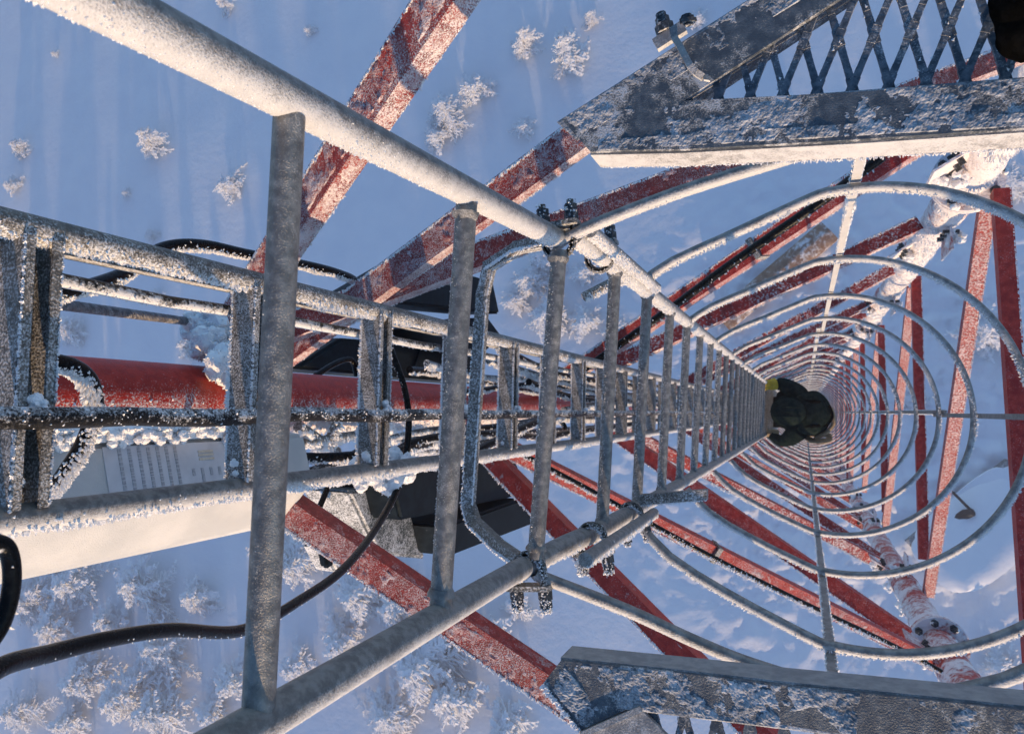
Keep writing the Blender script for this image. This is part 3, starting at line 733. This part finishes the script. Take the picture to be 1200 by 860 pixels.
px_box('radio_unit', 'rounded dark teal unit beside the bent bracket, below the upper brace', [(500, 385), (573, 372), (590, 395), (560, 420)], -1.60, -.25, M_box, extra=False)
px_box('radio_unit', 'blue grey radio unit just above the red leg', [(345, 432), (400, 396), (560, 408), (565, 450)], -1.75, -.25, M_box)
px_box('mounting_bracket', 'small dark bracket hanging below the lower left brace over a frosted tree', [(376, 606), (386, 604), (396, 660), (385, 668)], -1.45, -.04, M_box, 'bracket', None, False)
px_box('radio_unit', 'white box lit by the sun under the lower left brace end', [(378, 640), (420, 620), (432, 650), (395, 672)], -1.6, -.1, M_boxr, extra=False)
# snow and clamps around the antenna mounting, below the leg
bm = new()
for a, b, r in (((350, 500), (395, 530), .016), ((395, 495), (372, 545), .013), ((385, 560), (500, 540), .014), ((430, 515), (460, 560), .012), ((350, 520), (440, 505), .012)):
    p, q = on_x(*a, -1.25), on_x(*b, -1.3); tube(bm, seg_pts(p, q, 6), r, 12, 0); rime(bm, seg_pts(p, q, 6), r, 900, .016, 1)
for px, py, r in ((355, 508, .035), (372, 530, .03), (420, 512, .03), (455, 506, .03), (440, 548, .035), (400, 552, .03)): clump(bm, on_x(px, py, -1.27), r, 10, 1)
t = tag(obj('antenna_mount', bm, [M_galv_rime, M_rime]), 'snow caked steel clamps between the red leg and the cable ladder', 'antenna mount')

# ------------------------------------------------------------------ platforms
HP = .80
def strip(bm, pl, dz, mat=0): prism(bm, [on_h(x, y, HP) for x, y in pl], Vector((0, 0, -dz)), mat)
up = thing('platform', 'upper right platform with expanded metal deck and a pointed channel frame', 'platform', on_h(900, 120, HP), 'galvanised work platforms')
bm = new()
strip(bm, [(658, 140), (692, 178), (735, 176), (801, 118), (1000, -12), (1050, -60), (960, -60), (884, 0)], .006)
strip(bm, [(735, 176), (801, 118.5), (1000, 108), (1260, 91), (1260, 146), (1000, 164), (800, 175)], .0062)
Zv = Vector((0, 0, 1))
def sheet_px(bm, a, b, c, thr, seed, amp=.0014):
    """sheet on the deck level from pixel a along to b, across to c"""
    A, B, C_ = (on_h(*q, HP) for q in (a, b, c)); u = B-A; v = C_-A
    rime_sheet(bm, A, u.normalized(), v.normalized(), u.length, v.length, Zv, .0016, amp, thr, seed=seed, mat=2)
sheet_px(bm, (700, 178), (1240, 147), (700, 130), .15, 3)
sheet_px(bm, (676, 165), (960, -12), (652, 143), .12, 9)
sheet_px(bm, (700, 178), (1240, 147), (700, 163), -.1, 5, .0018)
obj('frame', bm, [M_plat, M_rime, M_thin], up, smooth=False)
bm = new()
a = [on_h(x, y, HP+.008) for x, y in ((692, 178), (800, 175.5), (1000, 164.5), (1260, 146.5))]
for p, q in zip(a[:-1], a[1:]):
    prism(bm, [p, q, q-Vector((0, .004, 0)), p-Vector((0, .004, 0))], Vector((0, 0, -.046)))
    edge_rime(bm, p+Vector((0, -.004, -.045)), q+Vector((0, -.004, -.045)), 700, .004, WIND)
a = [on_h(x, y, HP+.008) for x, y in ((735, 170), (803, 116), (1000, -12), (1050, -60))]
obj('frame_web', bm, [M_plate_edge, M_rime], up, smooth=False)
bm = new()
a = [on_h(x, y, HP+.008) for x, y in ((745, 165), (803, 116.5), (902, 50), (1050, -50))]
for p, q in zip(a[:-1], a[1:]): prism(bm, [p, q, q+Vector((-.003, .003, 0)), p+Vector((-.003, .003, 0))], Vector((0, 0, -.04)))
obj('inner_web', bm, [M_plat, M_rime], up, smooth=False)
def inpoly(x, y, P):
    c = False; j = len(P)-1
    for i in range(len(P)):
        if (P[i][1] > y) != (P[j][1] > y) and x < (P[j][0]-P[i][0])*(y-P[i][1])/(P[j][1]-P[i][1])+P[i][0]: c = not c
        j = i
    return c
def expanded(parent, poly_px, org_px, dir_px, pu=.0335, pv=.052, hh=HP+.010, wd=.0034):
    P = [on_h(x, y, hh) for x, y in poly_px]; P2 = [(p.x, p.y) for p in P]
    o = on_h(*org_px, hh); u = (on_h(*dir_px, hh)-o).normalized(); v = Vector((-u.y, u.x, 0))
    bm = new()
    for j in range(-12, 14):
        for i in range(-30, 32):
            for s in (-1, 1):
                a = o+u*pu*(i+.5*(j % 2))+v*pv*j; b = o+u*pu*(i+.5*(j % 2)+.5*s)+v*pv*(j+1)
                m = 6
                prev = None
                for k in range(m):
                    p, q = a.lerp(b, k/m), a.lerp(b, (k+1)/m); c = (p+q)/2
                    if not inpoly(c.x, c.y, P2): continue
                    # strands rise and widen slightly at the knuckles
                    kk = abs((k+.5)/m-.5)*2; ww = wd*(1+.5*kk**3)
                    tdir = (q-p).normalized(); sd_ = Vector((-tdir.y, tdir.x, 0))
                    zo = Vector((0, 0, .0007*s+.0003*(k % 2))); bar(bm, p-tdir*.0004+zo, q+tdir*.0004+zo, sd_*ww, Vector((0, 0, .0022)), 0)
    for f in list(bm.faces)[::7]:
        if random.random() < .25: spike(bm, f.calc_center_median(), Vector((random.uniform(-.3, .3), -.6, .7)).normalized(), .003, .002, 1)
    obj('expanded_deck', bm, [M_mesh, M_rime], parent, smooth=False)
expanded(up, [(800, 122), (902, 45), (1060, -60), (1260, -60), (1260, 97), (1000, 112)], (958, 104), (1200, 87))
# clamp over the frame
bm = new()
def dbar(bm, a, b, w_, t_, mat=0):
    d = (b-a).normalized(); s = Vector((0, 0, 1)).cross(d).normalized(); bar(bm, a, b, s*w_, Vector((0, 0, t_)), mat, 4)
cp = [on_h(x, y, HP-.010-.014*math.sin(k/6*math.pi)) for k, (x, y) in enumerate([(790, 44), (797, 55), (803, 67), (809, 78), (816, 86), (824, 91), (831, 92)])]
for a, b in zip(cp[:-1], cp[1:]): dbar(bm, a, b, .0035, .0025)
a, b = on_h(768, 54, HP-.004), on_h(802, 32, HP-.004); dbar(bm, a, b, .007, .004)
for px, tx, ty in (((781, 42), -7, -26), ((806, 30), -2, -12)):
    p = on_h(*px, HP-.002); q = on_h(px[0]+tx, px[1]+ty, HP-.004)
    tube(bm, [p, q], .0058, 8, 1); tube(bm, [p.lerp(q, .15), p.lerp(q, .5)], .0105, 6, 1); tube(bm, [p.lerp(q, .55), p.lerp(q, .8)], .008, 6, 1)
tag(obj('u_bolt', bm, [M_plate_edge, M_bolt], up), None, None)

lo = thing('platform', 'lower platform frame of frosted channel crossing the bottom right corner', 'platform', on_h(900, 830, HP), 'galvanised work platforms')
bm = new()
strip(bm, [(636, 801), (657, 774), (800, 789), (920, 803), (1260, 838), (1260, 892), (1000, 862), (900, 846), (748, 825), (679, 856)], .006)
sheet_px(bm, (660, 776), (1010, 812), (655, 822), -.02, 13, .0018)
sheet_px(bm, (1000, 812), (1250, 837), (997, 856), .5, 17)
sheet_px(bm, (640, 800), (662, 780), (682, 852), -.1, 19, .0018)
edge_rime(bm, on_h(636, 802, HP), on_h(679, 857, HP), 1500, .006, Vector((-.6, -.8, 0)).normalized())
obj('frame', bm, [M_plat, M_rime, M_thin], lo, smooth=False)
bm = new(); a = [on_h(x, y, HP+.006) for x, y in ((657, 774), (800, 789), (920, 803), (1260, 838))]
for p, q in zip(a[:-1], a[1:]): prism(bm, [p, q, q+Vector((0, .004, 0)), p+Vector((0, .004, 0))], Vector((0, 0, -.044)))
obj('frame_web', bm, [M_plate_edge, M_rime], lo, smooth=False)
bm = new(); p, q = on_h(679, 858, HP-.004), on_h(750, 827, HP-.004)
prism(bm, [p, q, q+Vector((.002, -.006, 0)), p+Vector((.002, -.006, 0))], Vector((0, 0, -.05)))
strip(bm, [(684, 864), (752, 832), (800, 880), (700, 900)], .006)
obj('gusset_plate', bm, [M_plate_edge, M_rime], lo, smooth=False)
expanded(lo, [(750, 828), (900, 850), (1000, 866), (1260, 892), (1260, 960), (760, 960), (735, 840)], (765, 834), (1100, 876))
# black boot of the photographer on the upper deck
bt = new(); c = on_h(1212, 10, HP-.02)
for k, (dx, dy, dz, r) in enumerate([(0, 0, .02, .038), (.02, .03, .03, .045), (.045, .07, .045, .05), (-.004, -.022, .012, .030), (.03, -.004, .02, .036)]):
    res = bmesh.ops.create_icosphere(bt, subdivisions=4, radius=r, matrix=Matrix.Translation(c+Vector((dx, dy, dz))))
    for v in res['verts']:
        v.co += (v.co-c-Vector((dx, dy, dz))).normalized()*r*(.09*noise.noise(v.co*60)+.05*noise.noise(v.co*150))
tag(obj('boot', bt, M_black), 'black boot toe resting on the metal deck in the upper right corner', 'boot')

# ------------------------------------------------------------------ person on the ladder
pb = V3(-.05, 0, 8.0)
person = None
def person_build():
    J = {  # name: (x, y, h, r)
        'pelvis': (-.02, -.01, 7.35, .135), 'belly': (-.03, 0, 7.15, .14), 'chest': (-.05, .0, 6.88, .19), 'neck': (-.10, .0, 6.66, .06), 'head': (-.13, .0, 6.54, .075),
        'shl': (-.05, .17, 6.72, .095), 'ell': (-.20, .25, 6.72, .058), 'hal': (-.305, .225, 6.52, .042),
        'shr': (-.05, -.17, 6.74, .095), 'elr': (-.19, -.27, 6.92, .058), 'har': (-.31, -.20, 6.95, .042),
        'hil': (-.04, .10, 7.48, .10), 'knl': (-.20, .16, 7.72, .075), 'anl': (-.22, .11, 8.1, .05), 'tol': (-.33, .10, 8.14, .045),
        'hir': (-.02, -.10, 7.50, .10), 'knr': (-.12, -.17, 7.90, .072), 'anr': (-.18, -.11, 8.36, .05), 'tor': (-.33, -.12, 8.41, .045)}
    E = [('pelvis', 'belly'), ('belly', 'chest'), ('chest', 'neck'), ('neck', 'head'), ('chest', 'shl'), ('shl', 'ell'), ('ell', 'hal'),
         ('chest', 'shr'), ('shr', 'elr'), ('elr', 'har'), ('pelvis', 'hil'), ('hil', 'knl'), ('knl', 'anl'), ('anl', 'tol'), ('pelvis', 'hir'), ('hir', 'knr'), ('knr', 'anr'), ('anr', 'tor')]
    ks = list(J); me = bpy.data.meshes.new('person')
    me.from_pydata([V3(*J[k][:3])-pb for k in ks], [(ks.index(a), ks.index(b)) for a, b in E], [])
    o = bpy.data.objects.new('person', me); sc.collection.objects.link(o); o.location = pb
    sk = o.modifiers.new('skin', 'SKIN'); ss = o.modifiers.new('sub', 'SUBSURF'); ss.levels = ss.render_levels = 2
    for i, k in enumerate(ks): me.skin_vertices[0].data[i].radius = (J[k][3], J[k][3])
    me.skin_vertices[0].data[0].use_root = True
    dg = bpy.context.evaluated_depsgraph_get(); dg.update()
    m2 = bpy.data.meshes.new_from_object(o.evaluated_get(dg)); o.modifiers.clear(); o.data = m2
    m2.materials.clear()
    for m in (M_jacket, M_black): m2.materials.append(m)
    for p in m2.polygons:
        p.use_smooth = True; p.material_index = 1 if (HC-(p.center.z+pb.z)) > 7.3 else 0
    return o, J
person, J = person_build()
tag(person, 'climber in dark jacket and pack on the ladder inside the cage, one yellow glove', 'person')
def pchild(name, bm, mats): return obj(name, bm, mats, person)
bm = new(); c = V3(-.13, 0, 6.49)                                          # helmet with brim
bmesh.ops.create_uvsphere(bm, u_segments=24, v_segments=14, radius=.125, matrix=Matrix.Translation(c) @ Matrix.Diagonal((1.12, .95, .85, 1)))
tube(bm, [c-Vector((0, 0, .02)), c-Vector((0, 0, .03))], .140, 28, 0)
for s in (-.04, 0, .04): tube(bm, [c+Vector((-.10, s, .065)), c+Vector((0, s, .108)), c+Vector((.10, s, .07))], .008, 8, 0)
pchild('helmet', bm, M_jacket)
bm = new(); c = V3(.06, -.01, 6.84)                                        # backpack, lid and straps
for dx, dy, dz, rx, ry, rz in ((0, 0, 0, .15, .20, .27), (-.02, .0, .20, .14, .185, .11), (.10, 0, -.06, .06, .12, .14)):
    res = bmesh.ops.create_uvsphere(bm, u_segments=28, v_segments=18, radius=1, matrix=Matrix.Translation(c+Vector((dx, dy, dz))) @ Matrix.Diagonal((rx, ry, rz, 1)))
    for v in res['verts']: v.co += Vector((1, 0, 0))*.02*noise.noise(v.co*9)+Vector((0, 0, 1))*.02*noise.noise(v.co*11)
bk = pchild('backpack', bm, M_jacket)
bm = new()
for s in (-.1, .1): tube(bm, catmull([c+Vector((.10, s, .1)), c+Vector((.03, s, .29)), c+Vector((-.12, s*1.1, .22)), c+Vector((-.24, s*1.2, .05))], 6), .014, 8, 0)
tube(bm, catmull([c+Vector((.11, -.10, .22)), c+Vector((.155, -.02, .2)), c+Vector((.13, .07, .22))], 6), .012, 8, 0)
pchild('strap', bm, M_black)
bm = new()                                                                # rope coil / light sling at the side
for k in range(5):
    cc = c+Vector((.05, -.19-.006*k, .03+.02*k)); pts = [cc+Vector((math.cos(t)*.10, -.03*math.sin(t), math.sin(t)*.07)) for t in np.linspace(0, 2*math.pi, 20)]
    tube(bm, pts, .011, 8, 0)
tube(bm, catmull([c+Vector((.145, .05, .12)), c+Vector((.17, -.06, .10)), c+Vector((.12, -.15, .10)), c+Vector((.02, -.21, .12))], 6), .018, 8, 0)
pchild('rope_coil', bm, M_tan)
def glove(hand, mat, side):
    bm = new(); p = V3(*J[hand][:3]); rx = Vector((LX, side*.23 if side > 0 else YL, p.z))
    res = bmesh.ops.create_uvsphere(bm, u_segments=16, v_segments=10, radius=1, matrix=Matrix.Translation(p+Vector((.005, 0, 0))) @ Matrix.Diagonal((.055, .045, .05, 1)))
    for k in range(4):
        z = .036-.023*k; q = Vector((LX, YU if side > 0 else YL, p.z+z)); L_ = (1, 1.1, 1.05, .85)[k]
        pts = [p+Vector((.0, .0, z))] + [q+Vector((math.cos(a)*.030, -side*math.sin(a)*.030, 0)) for a in np.linspace(.3, .3+2.6*L_, 7)]
        tube(bm, pts, [.017]+[.0125]*5+[.011, .009], 8, 0)
    tube(bm, [p+Vector((.01, -side*.02, .02)), p+Vector((-.02, -side*.045, .04)), p+Vector((-.045, -side*.04, .05))], [.018, .015, .011], 8, 0)
    tube(bm, [p+Vector((.03, 0, 0)), p+Vector((.075, side*.01, -.02))], [.045, .052], 14, 0)
    pchild('glove', bm, mat)
glove('hal', M_yellow, 1); glove('har', M_tan, -1)
for an, to in (('anl', 'tol'), ('anr', 'tor')):
    bm = new(); a, b = V3(*J[an][:3]), V3(*J[to][:3])
    tube(bm, [a+Vector((.04, 0, -.02)), a+Vector((0, 0, -.03)), a.lerp(b, .5)+Vector((0, 0, -.02)), b, b+Vector((-.04, 0, 0))], [.04, .058, .055, .05, .03], 14, 0)
    tube(bm, [a+Vector((0, 0, .12)), a], [.06, .055], 14, 0); pchild('boot', bm, M_black)

# ------------------------------------------------------------------ trees
TREES_M = []
def tree_mesh(seed, H, Rr, dens):
    rnd = random.Random(seed); bm = new()
    def strip3(a, b, r0, r1):
        d = (b-a); 
        if d.length < 1e-5: return
        d.normalize(); u, v = frame(d)
        A = [bm.verts.new(a+(u*math.cos(2.094*k)+v*math.sin(2.094*k))*r0) for k in range(3)]
        B = [bm.verts.new(b+(u*math.cos(2.094*k)+v*math.sin(2.094*k))*r1) for k in range(3)]
        for k in range(3): bm.faces.new((A[k], A[(k+1) % 3], B[(k+1) % 3], B[k]))
        bm.faces.new(B)
    lean = Vector((rnd.uniform(-.15, .15), rnd.uniform(-.25, -.05), 0))
    nb = int(56*dens)
    ecc = rnd.uniform(.65, 1.0); ea = rnd.uniform(0, 3.14)
    for i in range(nb):
        t = (i+.5)/nb; z = H*(.12+.86*t); L = Rr*(1-t)**.75*rnd.choice((.45, .8, 1.0, 1.0, 1.3))*rnd.uniform(.8, 1.1)+.12
        a = i*2.399+rnd.uniform(-.4, .4); 
        if rnd.random() < .12 or (math.sin(a*1.5+seed) > .75 and t < .7): continue
        L *= 1-(1-ecc)*abs(math.sin(a-ea))
        d = Vector((math.cos(a), math.sin(a), 0)); base = lean*t*H+Vector((0, 0, z))
        droop = rnd.uniform(.05, .45); n = 5; prev = base
        for k in range(1, n+1):
            s = k/n; d2 = Vector((math.cos(a+.25*math.sin(s*3+i)), math.sin(a+.25*math.sin(s*3+i)), 0))
            p = base+d2*L*s+Vector((0, 0, L*(.12*s-droop*s*s)))
            strip3(prev, p, .085*(1.1-s*.6), .08*(1.1-s*.6))
            for side in (-1, 1):
                for rep in range(3):
                    tl = L*.38*(1.15-s)*rnd.uniform(.5, 1.3)+.08; aa = a+side*rnd.uniform(.5, 1.1)
                    q0 = prev.lerp(p, rnd.random()); q = q0+Vector((math.cos(aa)*tl, math.sin(aa)*tl, -tl*rnd.uniform(-.15, .5)))
                    strip3(q0, q, .055, .035)
                    if rnd.random() < .7:
                        qq = q0.lerp(q, .55); a3 = aa+rnd.choice((-1, 1))*.8; t3 = tl*.5
                        strip3(qq, qq+Vector((math.cos(a3)*t3, math.sin(a3)*t3, -t3*.3)), .042, .022)
            prev = p
    me = bpy.data.meshes.new('crown'); bm.to_mesh(me); bm.free(); me.materials.append(M_treesnow)
    bm = new(); tube(bm, [Vector((0, 0, -.3)), lean*.5*H+Vector((0, 0, H*.5)), lean*H+Vector((0, 0, H))], [.12, .07, .03], 8, 0)
    mt = bpy.data.meshes.new('trunk'); bm.to_mesh(mt); bm.free(); mt.materials.append(M_bark)
    return me, mt
for s, (H, Rr, dn) in enumerate([(2.9, 1.9, 1.0), (2.4, 1.5, .85), (3.3, 2.3, 1.2), (2.2, 1.9, .9), (1.9, 1.1, .65)]): TREES_M.append(tree_mesh(11+s*5, H, Rr, dn))
def tree(px, py, k, sc_, label, group='frosted trees on the snow'):
    g = on_h(px, py, HC-1.5*sc_)
    for _ in range(4): g = on_h(px, py, HC-gheight(g.x, g.y)-1.5*sc_)
    x, y = g.x, g.y
    t = thing('frosted_tree', label, 'tree', (x, y, gheight(x, y)), group)
    t.rotation_euler.z = random.uniform(0, 6.28); sc_ *= 1.8 if py > 600 and px < 600 else 1.2; t.scale = (sc_*random.uniform(.85, 1.15), sc_, sc_*random.uniform(.6, .8))
    for nm, me in zip(('crown', 'trunk'), TREES_M[k]):
        o = bpy.data.objects.new(nm, me); sc.collection.objects.link(o); o.parent = t
T = [  # px, py, proto, scale, label
 (165, 162, 1, 1.15, 'small brightly lit frosted tree standing alone at upper left'),
 (262, 212, 3, .95, 'rounded frosted tree just left of the nearest rung'),
 (12, 172, 1, .85, 'faint frosted tree near the left edge, upper of a pair'),
 (8, 212, 1, .8, 'faint frosted tree near the left edge, lower of a pair'),
 (660, 60, 1, 1.2, 'bright feathery tree between the top brace and the platform'),
 (608, 46, 1, .95, 'pale tree left of the bright feathery one near the top edge'),
 (553, 92, 4, 1.15, 'little frosted tree close beside the top red brace'),
 (520, 132, 0, .95, 'large frosted tree half hidden by the top red brace'),
 (606, 142, 4, .9, 'tiny frosted sapling above the long upper brace'),
 (812, 15, 4, .7, 'tiny frosted sapling peeping over the platform frame by the clamp'),
 (258, 3, 4, .8, 'small frosted tree cut by the top edge left of centre'),
 (76, 387, 0, .85, 'frosted tree seen under the black arching cable at left'),
 (210, 409, 1, .8, 'small frosted tree just left of the rime lump on the leg'),
 (178, 346, 4, .6, 'tiny sapling beside the steel wire rope'),
 (172, 272, 4, .6, 'tiny sapling above the arching cable'),
 (142, 224, 4, .45, 'lone twig of frost in open snow at upper left'),
 (620, 325, 0, .75, 'frosted tree between bent bracket and ladder rung, uppermost'),
 (640, 368, 0, .85, 'frosted tree between bracket and ladder rung, nearest the cable ladder'),
 (602, 352, 1, .8, 'frosted tree touching the bent bracket'),
 (684, 318, 1, .8, 'frosted tree under the ladder joint'),
 (682, 372, 1, .9, 'frosted tree seen between two rungs below the joint'),
 (716, 392, 4, 1.0, 'small frosted tree next to the fourth rung'),
 (690, 20, 4, .6, 'faint sapling near the top edge right of centre'),
 (30, 700, 0, .9, 'frosted tree under the white antenna at the left edge'),
 (88, 678, 2, .8, 'broad frosted tree under the white antenna'),
 (168, 692, 2, .85, 'large frosted tree above the sagging black cable'),
 (190, 765, 2, .75, 'large frosted tree below the sagging black cable'),
 (150, 812, 0, .95, 'frosted tree low on the left, under the cable'),
 (95, 790, 0, .8, 'frosted tree between the left edge and the cable sag'),
 (28, 835, 2, .7, 'frosted tree in the bottom left corner'),
 (240, 835, 1, .9, 'frosted tree beside the foot of the nearest rail'),
 (265, 790, 4, 1.0, 'small frosted tree left of the nearest rung foot'),
 (345, 650, 2, .85, 'bright bushy tree just right of the nearest rung'),
 (395, 745, 1, 1.0, 'frosted tree partly behind the lower ladder rail'),
 (430, 688, 0, .85, 'frosted tree left of the lower left brace'),
 (465, 700, 1, .9, 'frosted tree touching the lower left brace'),
 (500, 775, 0, 1.05, 'frosted tree below the lower ladder rail'),
 (552, 745, 1, 1.0, 'frosted tree between rail and brace at bottom centre'),
 (455, 845, 0, .8, 'frosted tree on the bottom edge left of centre'),
 (530, 835, 4, 1.1, 'small frosted tree on the bottom edge near centre'),
 (60, 735, 2, .75, 'frosted tree at far left, just above the sagging cable end'),
 (125, 735, 1, .85, 'small frosted tree touching the middle of the sagging cable'),
 (225, 700, 1, .8, 'small frosted tree right of the large one above the cable'),
 (75, 845, 1, .9, 'frosted tree on the bottom edge, second from the left corner'),
 (190, 835, 0, .8, 'frosted tree on the bottom edge left of the nearest rail foot'),
 (60, 660, 1, .7, 'small frosted tree tucked beneath the antenna edge at far left'),
 (600, 720, 4, 1.1, 'small frosted tree below the bracket clamp near bottom centre'),
 (590, 845, 4, 1.0, 'small frosted tree left of the lower platform tip'),
 (505, 155, 1, .9, 'frosted tree right of the top brace, lower edge of its group'),
 (640, 300, 4, 1.1, 'small frosted tree behind the joint of the upper rail'),
 (345, 780, 4, .9, 'small frosted tree right of the nearest rung foot'),
 (300, 640, 1, .8, 'frosted tree behind the nearest rung'),
 (1075, 470, 3, .55, 'small lit bush beside the right cage strap'),
 (1160, 395, 3, .9, 'pale bare bush behind the right hand braces'),
 (1185, 215, 0, .7, 'frosted tree in the upper right beyond the leg'),
 (1175, 790, 1, .8, 'small lit bush near the lower right corner'),
 (60, 60, 4, .4, 'faint twig in open snow near top left'),
 (360, 30, 4, .5, 'faint sapling right of the nearest top rail'),
 (870, 15, 4, .8, 'small tree seen through the deck next to the frame')]
for t_ in T: tree(*t_)

# ------------------------------------------------------------------ huts at the tower foot
def hut(name, label, cat, c, ax, L, Wd, H, wallmat, over=.3, pitch=.25, snow=.35, roofmat=None, rt=0.):
    z0 = gheight(c.x, c.y)-.3; t = thing(name, label, cat, (c.x, c.y, z0)); a = Vector((math.cos(ax), math.sin(ax), 0)); b = Vector((-a.y, a.x, 0)); Z = Vector((0, 0, 1)); o = Vector((c.x, c.y, z0))
    bm = new(); box(bm, o+Z*(H-.35)/2, a*L/2, b*Wd/2, Z*(H-.35)/2); obj('wall', bm, wallmat, t, False)
    bm = new(); n, m = 26, 12; g = {}
    for i in range(n+1):
        for j in range(m+1):
            s, u = i/n*2-1, j/m*2-1
            kq = 1-(.22 if not roofmat else 0)*(abs(s)*abs(u))**3; p = o+a*(L/2+over)*s*kq+b*(Wd/2+over)*u*kq; rr = (1-max(abs(s)**5, abs(u)**5))
            p.z = z0+H-(p.y-c.y)*rt+.05+pitch*Wd*.5*(1-abs(u))+snow*rr+.05*noise.noise(p*1.2); g[i, j] = bm.verts.new(p)
    for i in range(n):
        for j in range(m): bm.faces.new((g[i, j], g[i+1, j], g[i+1, j+1], g[i, j+1]))
    rim = [g[i, 0] for i in range(n+1)]+[g[n, j] for j in range(1, m+1)]+[g[i, m] for i in range(n-1, -1, -1)]+[g[0, j] for j in range(m-1, 0, -1)]
    low = [bm.verts.new(Vector((v.co.x, v.co.y, z0+H-.25))) for v in rim]
    for k in range(len(rim)): bm.faces.new((rim[k], rim[(k+1) % len(rim)], low[(k+1) % len(rim)], low[k]))
    bm.faces.new(low)
    obj('snowy_roof', bm, roofmat or M_snow, t); return t
p = on_h(905, 318, HC-1.5)
def on_ground(px, py, up_=1.2):
    g = on_h(px, py, HC-up_)
    for _ in range(4): g = on_h(px, py, HC-gheight(g.x, g.y)-up_)
    return g
g1, g2 = on_ground(842, 378), on_ground(975, 268); ax = math.atan2(g2.y-g1.y, g2.x-g1.x)
hut('timber_shed', 'long narrow shed with a brown partly snowed roof behind the upper braces', 'shed', (g1+g2)/2, ax, (g2-g1).length*.92, 1.1, 1.3, M_wood, over=.15, snow=.12, roofmat=M_wood)
g1, g2 = on_ground(1095, 665), on_ground(1190, 590); ax = math.atan2(g2.y-g1.y, g2.x-g1.x)
h2 = hut('equipment_hut', 'low grey equipment hut with a smooth snow roof at the tower foot', 'hut', (g1+g2)/2+Vector((.5, .4, 0)), ax, (g2-g1).length*1.3, 3.4, 1.2, M_boxr, pitch=.0, snow=.35, rt=.24)
bm = new(); a, b = on_ground(1113, 573, 1.4), on_ground(1140, 600, 1.4); tube(bm, [a, b], .07, 8, 0); tube(bm, [b, b+Vector((-.35, -.2, -.3)), b+Vector((-.9, -.5, -.35))], [.2, .28, .2], 10, 0); obj('vent_pipe', bm, M_box, h2)

# ------------------------------------------------------------------ frosty air
bm = new(); bmesh.ops.create_cube(bm, size=1, matrix=Matrix.Translation((-20, 0, 18)) @ Matrix.Diagonal((150, 130, 60, 1)))
me = bpy.data.meshes.new('haze'); bm.to_mesh(me); bm.free()
hz = bpy.data.objects.new('haze', me); sc.collection.objects.link(hz); hz['kind'] = 'stuff'
m = bpy.data.materials.new('haze'); m.use_nodes = True; t_ = m.node_tree
t_.nodes.remove(t_.nodes['Principled BSDF'])
pv = t_.nodes.new('ShaderNodeVolumePrincipled'); pv.inputs['Color'].default_value = (.77, .79, .98, 1); pv.inputs['Density'].default_value = .0032; pv.inputs['Anisotropy'].default_value = .2
t_.links.new(pv.outputs[0], t_.nodes['Material Output'].inputs['Volume']); me.materials.append(m)
